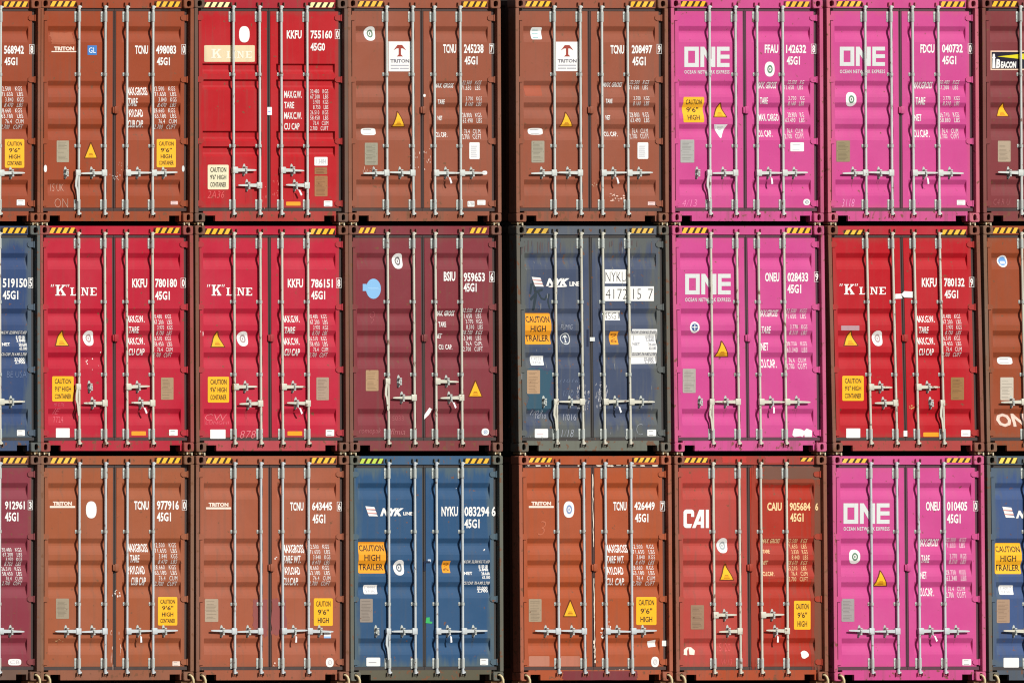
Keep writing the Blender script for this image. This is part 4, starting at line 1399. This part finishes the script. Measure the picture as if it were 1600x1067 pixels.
c = Container(2, 3, '083294', 'dark blue container left of the dark gap, bottom tier, numbered 083294', (48, 86, 124), frame=(104, 104, 92), sill=(96, 92, 74), header=(62, 96, 128),
              wear=.35, streak=.3, hang=(0,), border=((92, 108, 110), 0.08, 0.75), haz={-1: {'n': 4, 'len': .38, 'mat': HAZ_G, 'v0': 4.5, 'v1': 12.5}, 1: {'n': 4, 'v0': 4.5, 'v1': 12.5}}, joint=False)
c.nyk_logo(117, 262, 175, 311, 185, 272, 292, 308, 290, 289, 331, 304)
c.number([('NYKU', 464, 265, 539, 309), ('083294 6', 568, 264, 710, 310), ('45G1', 568, 322, 637, 363)])
c.sign(['CAUTION', 'HIGH', 'TRAILER'], 88, 425, 212, 568, base=CAUTO, side=-1, pad=.05)
c.oval(252, 507, 300, 577, ring=(110, 120, 130))
c.sticker(472, 511, 507, 566, base=CAUTO, print_c=(150, 90, 20), p=16, txt=['9', '6'])
nyk_block(c, 566, 508, 685, 650)
c.sticker(115, 620, 177, 662, side=-1, txt=['1 9999', 'YMK'], print_c=(186, 186, 192))
c.plate(94, 683, 152, 790, (152, 140, 128))
c.put('green_tag', [(c.fit([[(0, .1), (.9, 0), (1, .3), (.6, .35), (.6, 1), (.1, .95)]][0:1], 392, 767, 423, 796), 0, 0.002)], [ink('tag_green', (60, 176, 96), .1)], 1)
c.sticker(123, 950, 186, 989, side=-1, lines=1)
c.sticker(640, 955, 676, 984)
c.put('joint_latch', [(c.fit(rects((0, 0, .25, 1), (.25, .8, 1, 1)), 383, 512, 412, 556), 0, 0.004)], [ink('slot_navy', (26, 38, 62), .1)], 1)
c.sticker(402, 504, 416, 516, side=1, p=6, lines=0, base=ink('latch_pale', (196, 204, 214), .1), name='small_disc')
c.scuffs(520, 180, 536, 190, 1, 1, size=(5, 5)); c.scuffs(650, 455, 668, 465, 2, 1, size=(8, 5))

c = brown_low(4, '426449', 'orange-brown container right of the dark gap, bottom tier, with peeling white door seal', (177, 83, 44), (146, 242, 235, 259, 134, 262, 247, 271),
              [('TCNU', 518, 243, 578, 283), ('426449', 613, 243, 706, 281), ('[7', 730, 241, 752, 285), ('45G1', 616, 297, 677, 336)],
              [('MAXGROSS', 488, 437, 586, 475), ('TARE WT.', 486, 488, 568, 522), ('PAYLOAD', 484, 538, 567, 574), ('CU. CAP.', 486, 589, 571, 622)], (608, 707), (437, 628),
              frame=(172, 96, 68), haz={-1: {'v0': 3.5, 'v1': 10.5, 'len': .38}, 1: {'v0': 3.5, 'v1': 10.5, 'len': .38}}, seal=False)
c.oval(292, 241, 340, 315, ring=(130, 150, 190))
c.plate(134, 684, 192, 788, (168, 148, 122))
c.tri(289, 687, 355, 766)
c.sign(['CAUTION', "9'6\"", 'HIGH'], 622, 675, 714, 802)
c.patch(c.fit(roundrect(12), 134, 943, 228, 990), (194, 128, 104), -1)
c.patch(c.fit(roundrect(12), 278, 943, 366, 990), (194, 120, 96), -1)
c.put('torn_sticker', [(c.fit([[(.12, 0), (1, .12), (.88, 1), (0, .8)]], 678, 869, 717, 904), 0, 0.0015)], [WHITE], 1)
c.sticker(739, 873, 758, 898, p=12, lines=0)
c.oval(690, 946, 725, 993, side=1, ring=(206, 200, 200), name='round_sticker')
c.scuffs(452, 808, 480, 850, 9, 1, size=(18, 22), seed=3)
c.scuffs(489, 748, 503, 830, 5, 1, size=(5, 40), seed=4)
rd = random.Random(5)
st = []
for (ya, yb_) in ((118, 300), (300, 436), (590, 760), (760, 925)):
    yy, x, w = ya, 422 + (ya - 118) * .013, 3.0
    while yy < yb_:
        h = 10 + rd.random() * 12
        x2, w2 = 422 + (yy + h - 118) * .013 + rd.uniform(-1, 1), rd.uniform(1.6, 5.0)
        st.append([c.loc(x, yy), c.loc(x + w, yy), c.loc(x2 + w2, yy + h), c.loc(x2, yy + h)])
        yy, x, w = yy + h, x2, w2
for k in range(5):
    st += c.fit(ragged(k, 10, .35), 426 + k * 1.5, 870 + k * 22, 434 + k * 1.2, 890 + k * 22)
c.put('peeling_seal', [(st, 0, 0.0012)], [ink('peeled_white', (238, 222, 202), .3)], 1)
st = []
for i in range(26):
    x = 100 + rd.random() * 620
    if rd.random() < .6 or x < 250:
        st += c.fit(ragged(rd.random(), 9, .4), x, 73 + rd.random() * 4, x + 10 + rd.random() * 24, 80 + rd.random() * 5)
c.put('peeling_seal', [(st, 0, 0.001)], [ink('peeled_white', (238, 222, 202), .3)], -1)
c.scuffs(570, 82, 585, 118, 5, 1, (60, 40, 34), size=(6, 16), seed=4)
c.scuffs(480, 998, 560, 1012, 12, 1, (230, 206, 186), size=(14, 6), seed=4)
me = mesh_on_door('sill_patch', [(c.fit(blot(71, .04), 285, 1011, 622, 1052), 0, 0.0012)], c.gr, 0.048)
new_obj('sill_patch', me, paint('patch_paint', (128, 50, 56), wear=.25, streak=.3, fade=.18, bump=0.0), c.root, (0, 0, 0), c.inv)
c.chalk('3', 175, 330, 212, 395, mat=ink('brown_chalk', (188, 102, 70), .2), bold=-.02)

c = Container(2, 5, '905684', 'two-tone red container in the bottom tier, repainted orange-red at right, white CAI letters', (187, 70, 60), right=(178, 46, 25), frame=(150, 92, 70), sill=(176, 78, 44),
              header=(170, 58, 46), double=(250.6, 275.8), wear=.5, streak=.45, haz={-1: {'n': 4, 'len': .38, 'v0': 3.5, 'v1': 11}, 1: {'n': 2, 'x0': .83, 'len': .20, 'v0': 3.5, 'v1': 9}})
c.patch(c.fit(blot(55, .09, 24), 462, 84, 744, 166), (152, 66, 44), 1, lift=0.0007)
c.patch(c.fit(blot(51, .14, 22), 468, 84, 742, 142), (122, 80, 64), 1)
c.patch(c.fit(blot(56, .08, 40), 690, 152, 742, 992), (154, 62, 42), 1, lift=0.0005)
c.patch(c.fit(blot(52, .10, 40), 705, 149, 742, 992), (130, 76, 56), 1, lift=0.0009)
c.patch(c.fit(blot(53, .10, 40), 418, 90, 448, 985), (164, 60, 40), 1)
c.patch(c.fit(blot(54, .05, 12), 468, 400, 700, 592), (178, 54, 38), 1)
for sd_, col_, bx in ((72, (198, 58, 50), (282, 38, 392, 66)), (73, (186, 62, 66), (478, 38, 575, 66))):
    me = mesh_on_door('header_patch', [(c.fit(blot(sd_, .06), *bx), 0, 0.0012)], c.gr, 0.048)
    new_obj('header_patch', me, paint('patch_paint', col_, wear=.25, streak=.3, fade=.18, bump=0.0), c.root, (0, 0, 0), c.inv)
c.put('line_logo', [(c.fit(CAI_LOGO, 110, 278, 225, 362), 0, 0.0015)], [WHITE], -1)
CRM = ink('cream_letter2', (240, 206, 150), .3)
c.number([('CAIU', 490, 246, 556, 284), ('905684', 592, 246, 686, 284), ('6', 708, 248, 722, 283), ('45G1', 595, 295, 655, 334)], CRM)
c.weights([('MAX. GROSS', 470, 411, 551, 431), ('TARE', 471, 460, 503, 477), ('NET', 471, 510, 496, 529), ('CU.CAP.', 471, 560, 523, 580)],
          ['32.500 KGS', '71.650 LBS', '3.830 KGS', '8.440 LBS', '28.670 KGS', '63.210 LBS', '76.4 CUM', '2.700 CUFT'], (588, 675), (411, 609), CRM)
c.oval(267, 408, 315, 476, ring=(170, 176, 176))
c.tri(272, 523, 340, 600)
c.plate(143, 712, 203, 822, (156, 126, 100))
c.sign(['CAUTION', "9'6\"", 'HIGH'], 612, 692, 687, 823)
c.put('torn_sticker', [(c.fit([[(0, .1), (.3, 0), (.34, .55), (.52, .95), (.5, .1), (.9, .05), (1, .6), (.75, 1), (.4, 1), (.1, .7)]], 110, 903, 164, 940), 0, 0.0015)], [ink('sticker_cream', (240, 222, 204), .2)], -1)
c.put('white_blob', [(c.fit(ragged(61, 12, .3), 640, 917, 682, 956), 0, 0.0015)], [WHITE], 1)
c.chalk('1/5/20', 255, 885, 328, 922, mat=ink('red_chalk', (222, 96, 96), .2), bold=-.02)
c.chalk('W13', 282, 958, 330, 985, mat=ink('red_chalk', (222, 96, 96), .2), bold=-.02)

c = pink(2, 6, '010405', 'pink container in the bottom tier, the only pink one there, numbered 010405',
         (110, 250, 319, 343, 358, 372), [('ONEU', 484, 242, 548, 284), ('010405', 580, 242, 672, 284), ('[0', 699, 239, 721, 285), ('45G1', 580, 299, 642, 341)],
         [('MAX.GROSS', 456, 411, 545, 446), ('TARE', 463, 485, 501, 520), ('NET', 460, 560, 489, 593), ('CU.CAP.', 458, 634, 523, 672)],
         ['32.500 KGS', '71.650 LBS', '3.770 KGS', '8.310 LBS', '28.730 KGS', '63.340 LBS', '76.4 CU.M', '2.700 CU.FT'], (578, 668),
         [(407, 425), (430, 452), (479, 500), (505, 525), (553, 573), (578, 602), (628, 648), (653, 678)], haz={-1: {'v0': 4.5, 'v1': 11.5}, 1: {'v0': 4, 'v1': 11}})
c.oval(135, 460, 186, 525, ring=(100, 134, 110))
c.tri(247, 553, 314, 627)
c.plate(101, 683, 159, 787, (166, 158, 156))
c.sticker(650, 957, 690, 985)

c = Container(2, 7, '', 'blue container at the bottom right corner with orange-yellow caution sign', (64, 88, 134), frame=(104, 100, 90), sill=(82, 92, 104), header=(82, 94, 104), streak=.4, wear=.4, border=((92, 106, 112), 0.10, 0.75),
              haz={-1: {'n': 3, 'len': .30, 'x0': -1.0, 'mat': ink('hazard_lemon', (240, 214, 90), .2)}, 1: {}})
c.nyk_logo(830, 264, 888, 318, 893, 283, 930, 318, 0, 0, 0, 0)
c.sign(['CAUTION', 'HIGH', 'TRAILER'], 797, 430, 920, 571, base=CAUT, side=-1, pad=.05)
c.sticker(821, 622, 886, 665, side=-1, txt=['1 4017', 'YMK'], print_c=(190, 190, 196))
c.plate(806, 686, 865, 793, (172, 142, 116))
c.sticker(837, 951, 907, 995, side=-1, lines=0, p=10)
c.chalk('NA', 875, 1020, 915, 1045, mat=ink('grey_chalk', (134, 150, 170), .2))

# ------------------------------------------------------------------ twistlocks and lashing rods
COLNAME = {}
roots = {}
for o in bpy.data.objects:
    if o.name.startswith('shipping_container') and o.parent is None:
        roots[o.name] = o
order = sorted(roots.values(), key=lambda o: -o.location.z)
# same order as built: row by row
built = [o for o in bpy.data.objects if o.type == 'EMPTY' and o.name.startswith('shipping_container')]

def twistlock_meshes():
    bm = bmesh.new()
    box(bm, -0.055, 0.055, 0.045, 0.160, 0.001, 0.029, bevel=0.004)
    box(bm, -0.030, 0.030, 0.020, 0.046, 0.004, 0.026, bevel=0.004)
    body = to_mesh(bm, 'twistlock_body')
    bm = bmesh.new()
    tube(bm, [(0.012, 0.03, 0.015), (0.016, 0.004, 0.014), (0.020, -0.014, 0.010)], 0.009, 8)
    tube(bm, [(0.020, -0.014, 0.022), (0.021, -0.016, -0.012)], 0.011, 8)
    tube(bm, [(-0.034, 0.012, 0.024), (-0.034, 0.010, -0.004)], 0.009, 8)
    tube(bm, [(-0.034, 0.04, 0.012), (-0.034, 0.010, 0.012)], 0.007, 8)
    knob = to_mesh(bm, 'release_handle', 40)
    return body, knob
TW_B, TW_K = twistlock_meshes()
RUST = paint('rusty_iron', (150, 116, 74), wear=.9, rough=.7, fade=.25)
KNOBM = metal('bright_zinc', (224, 210, 176), .2)
RODM = metal('lashing_zinc', (222, 204, 158), .3)
NAMES = [['brown 568942', 'brown 498083', 'bright red 755160', 'brown 245238', 'brown 208497', 'pink 142632', 'pink 040732', 'maroon BEACON'],
         ['blue 519150', 'crimson 780180', 'crimson 786151', 'maroon 959653', 'grey-blue 4172157', 'pink 028433', 'red 780132', 'right-edge brown'],
         ['maroon 912961', 'orange-brown 977916', 'orange-brown 643445', 'dark blue 083294', 'orange-brown 426449', 'two-tone red 905684', 'pink 010405', 'corner blue']]
rd = random.Random(3)
for r in range(3):
    yb = ROWS[r][1]
    for k in range(8):
        for sg in (-1, 1):
            if (k == 0 and sg < 0) or (k == 7 and sg > 0):
                continue
            X, Z = pixel_to_plane(COLS[r][k][1], yb, 0)
            x = X + sg * (W - 0.081) + rd.uniform(-.008, .008)
            z = Z - HZ0
            side = 'left' if sg < 0 else 'right'
            if r < 2:
                t = bpy.data.objects.new('twistlock', None)
                COL.objects.link(t)
                t.location = (x, 0, z - 0.032)
                t['label'] = 'small rusty twistlock under the %s front corner of the %s container' % (side, NAMES[r][k])
                t['category'] = 'twistlock'
                t['group'] = 'twistlocks between the container tiers'
                new_obj('lock_body', TW_B, RUST, t)
                kn = new_obj('release_handle', TW_K, KNOBM, t)
                kn.location.x = rd.uniform(-.03, .02)
            else:
                t = bpy.data.objects.new('lashing_rod', None)
                COL.objects.link(t)
                t.location = (x, 0, z + HZ0)
                t['label'] = 'pale zinc lashing rod hooked into the %s bottom corner of the %s container' % (side, NAMES[r][k])
                t['category'] = 'lashing rod'
                t['group'] = 'lashing rods along the bottom tier'
                bm = bmesh.new()
                # hook head that turns down out of the casting hole
                tube(bm, [(0, 0.045, 0.012), (0, 0.0, 0.016), (0.004, -0.018, 0.012), (0.022, -0.030, -0.008), (0.036, -0.033, -0.045), (0.040, -0.033, -0.09)],
                     [0.013, 0.013, 0.014, 0.016, 0.018, 0.016], 10)
                new_obj('hook', to_mesh(bm, 'lashing_hook', 50), RODM, t)
                bm = bmesh.new()
                zf = -(z + HZ0) + 0.12
                tube(bm, [(0.040, -0.033, -0.085), (0.044, -0.05, zf)], 0.0135, 10)
                tube(bm, [(0.0445, -0.052, zf + 0.04), (0.045, -0.055, zf - 0.11)], 0.024, 10)
                new_obj('bar', to_mesh(bm, 'lashing_bar', 50), RODM, t)

# sockets the bottom tier stands on
bm = bmesh.new()
for k in range(8):
    X, Z = pixel_to_plane(COLS[2][k][1], ROWS[2][1], 0)
    for sg in (-1, 1):
        for y in (0.10, L - 0.10):
            x = X + sg * (W - 0.081)
            box(bm, x - 0.085, x + 0.085, y - 0.055, y + 0.085, 0.002, Z - HZ0 - 0.001)
ped = new_obj('deck_pedestals', to_mesh(bm, 'deck_pedestals'), RUST)
ped['kind'] = 'structure'
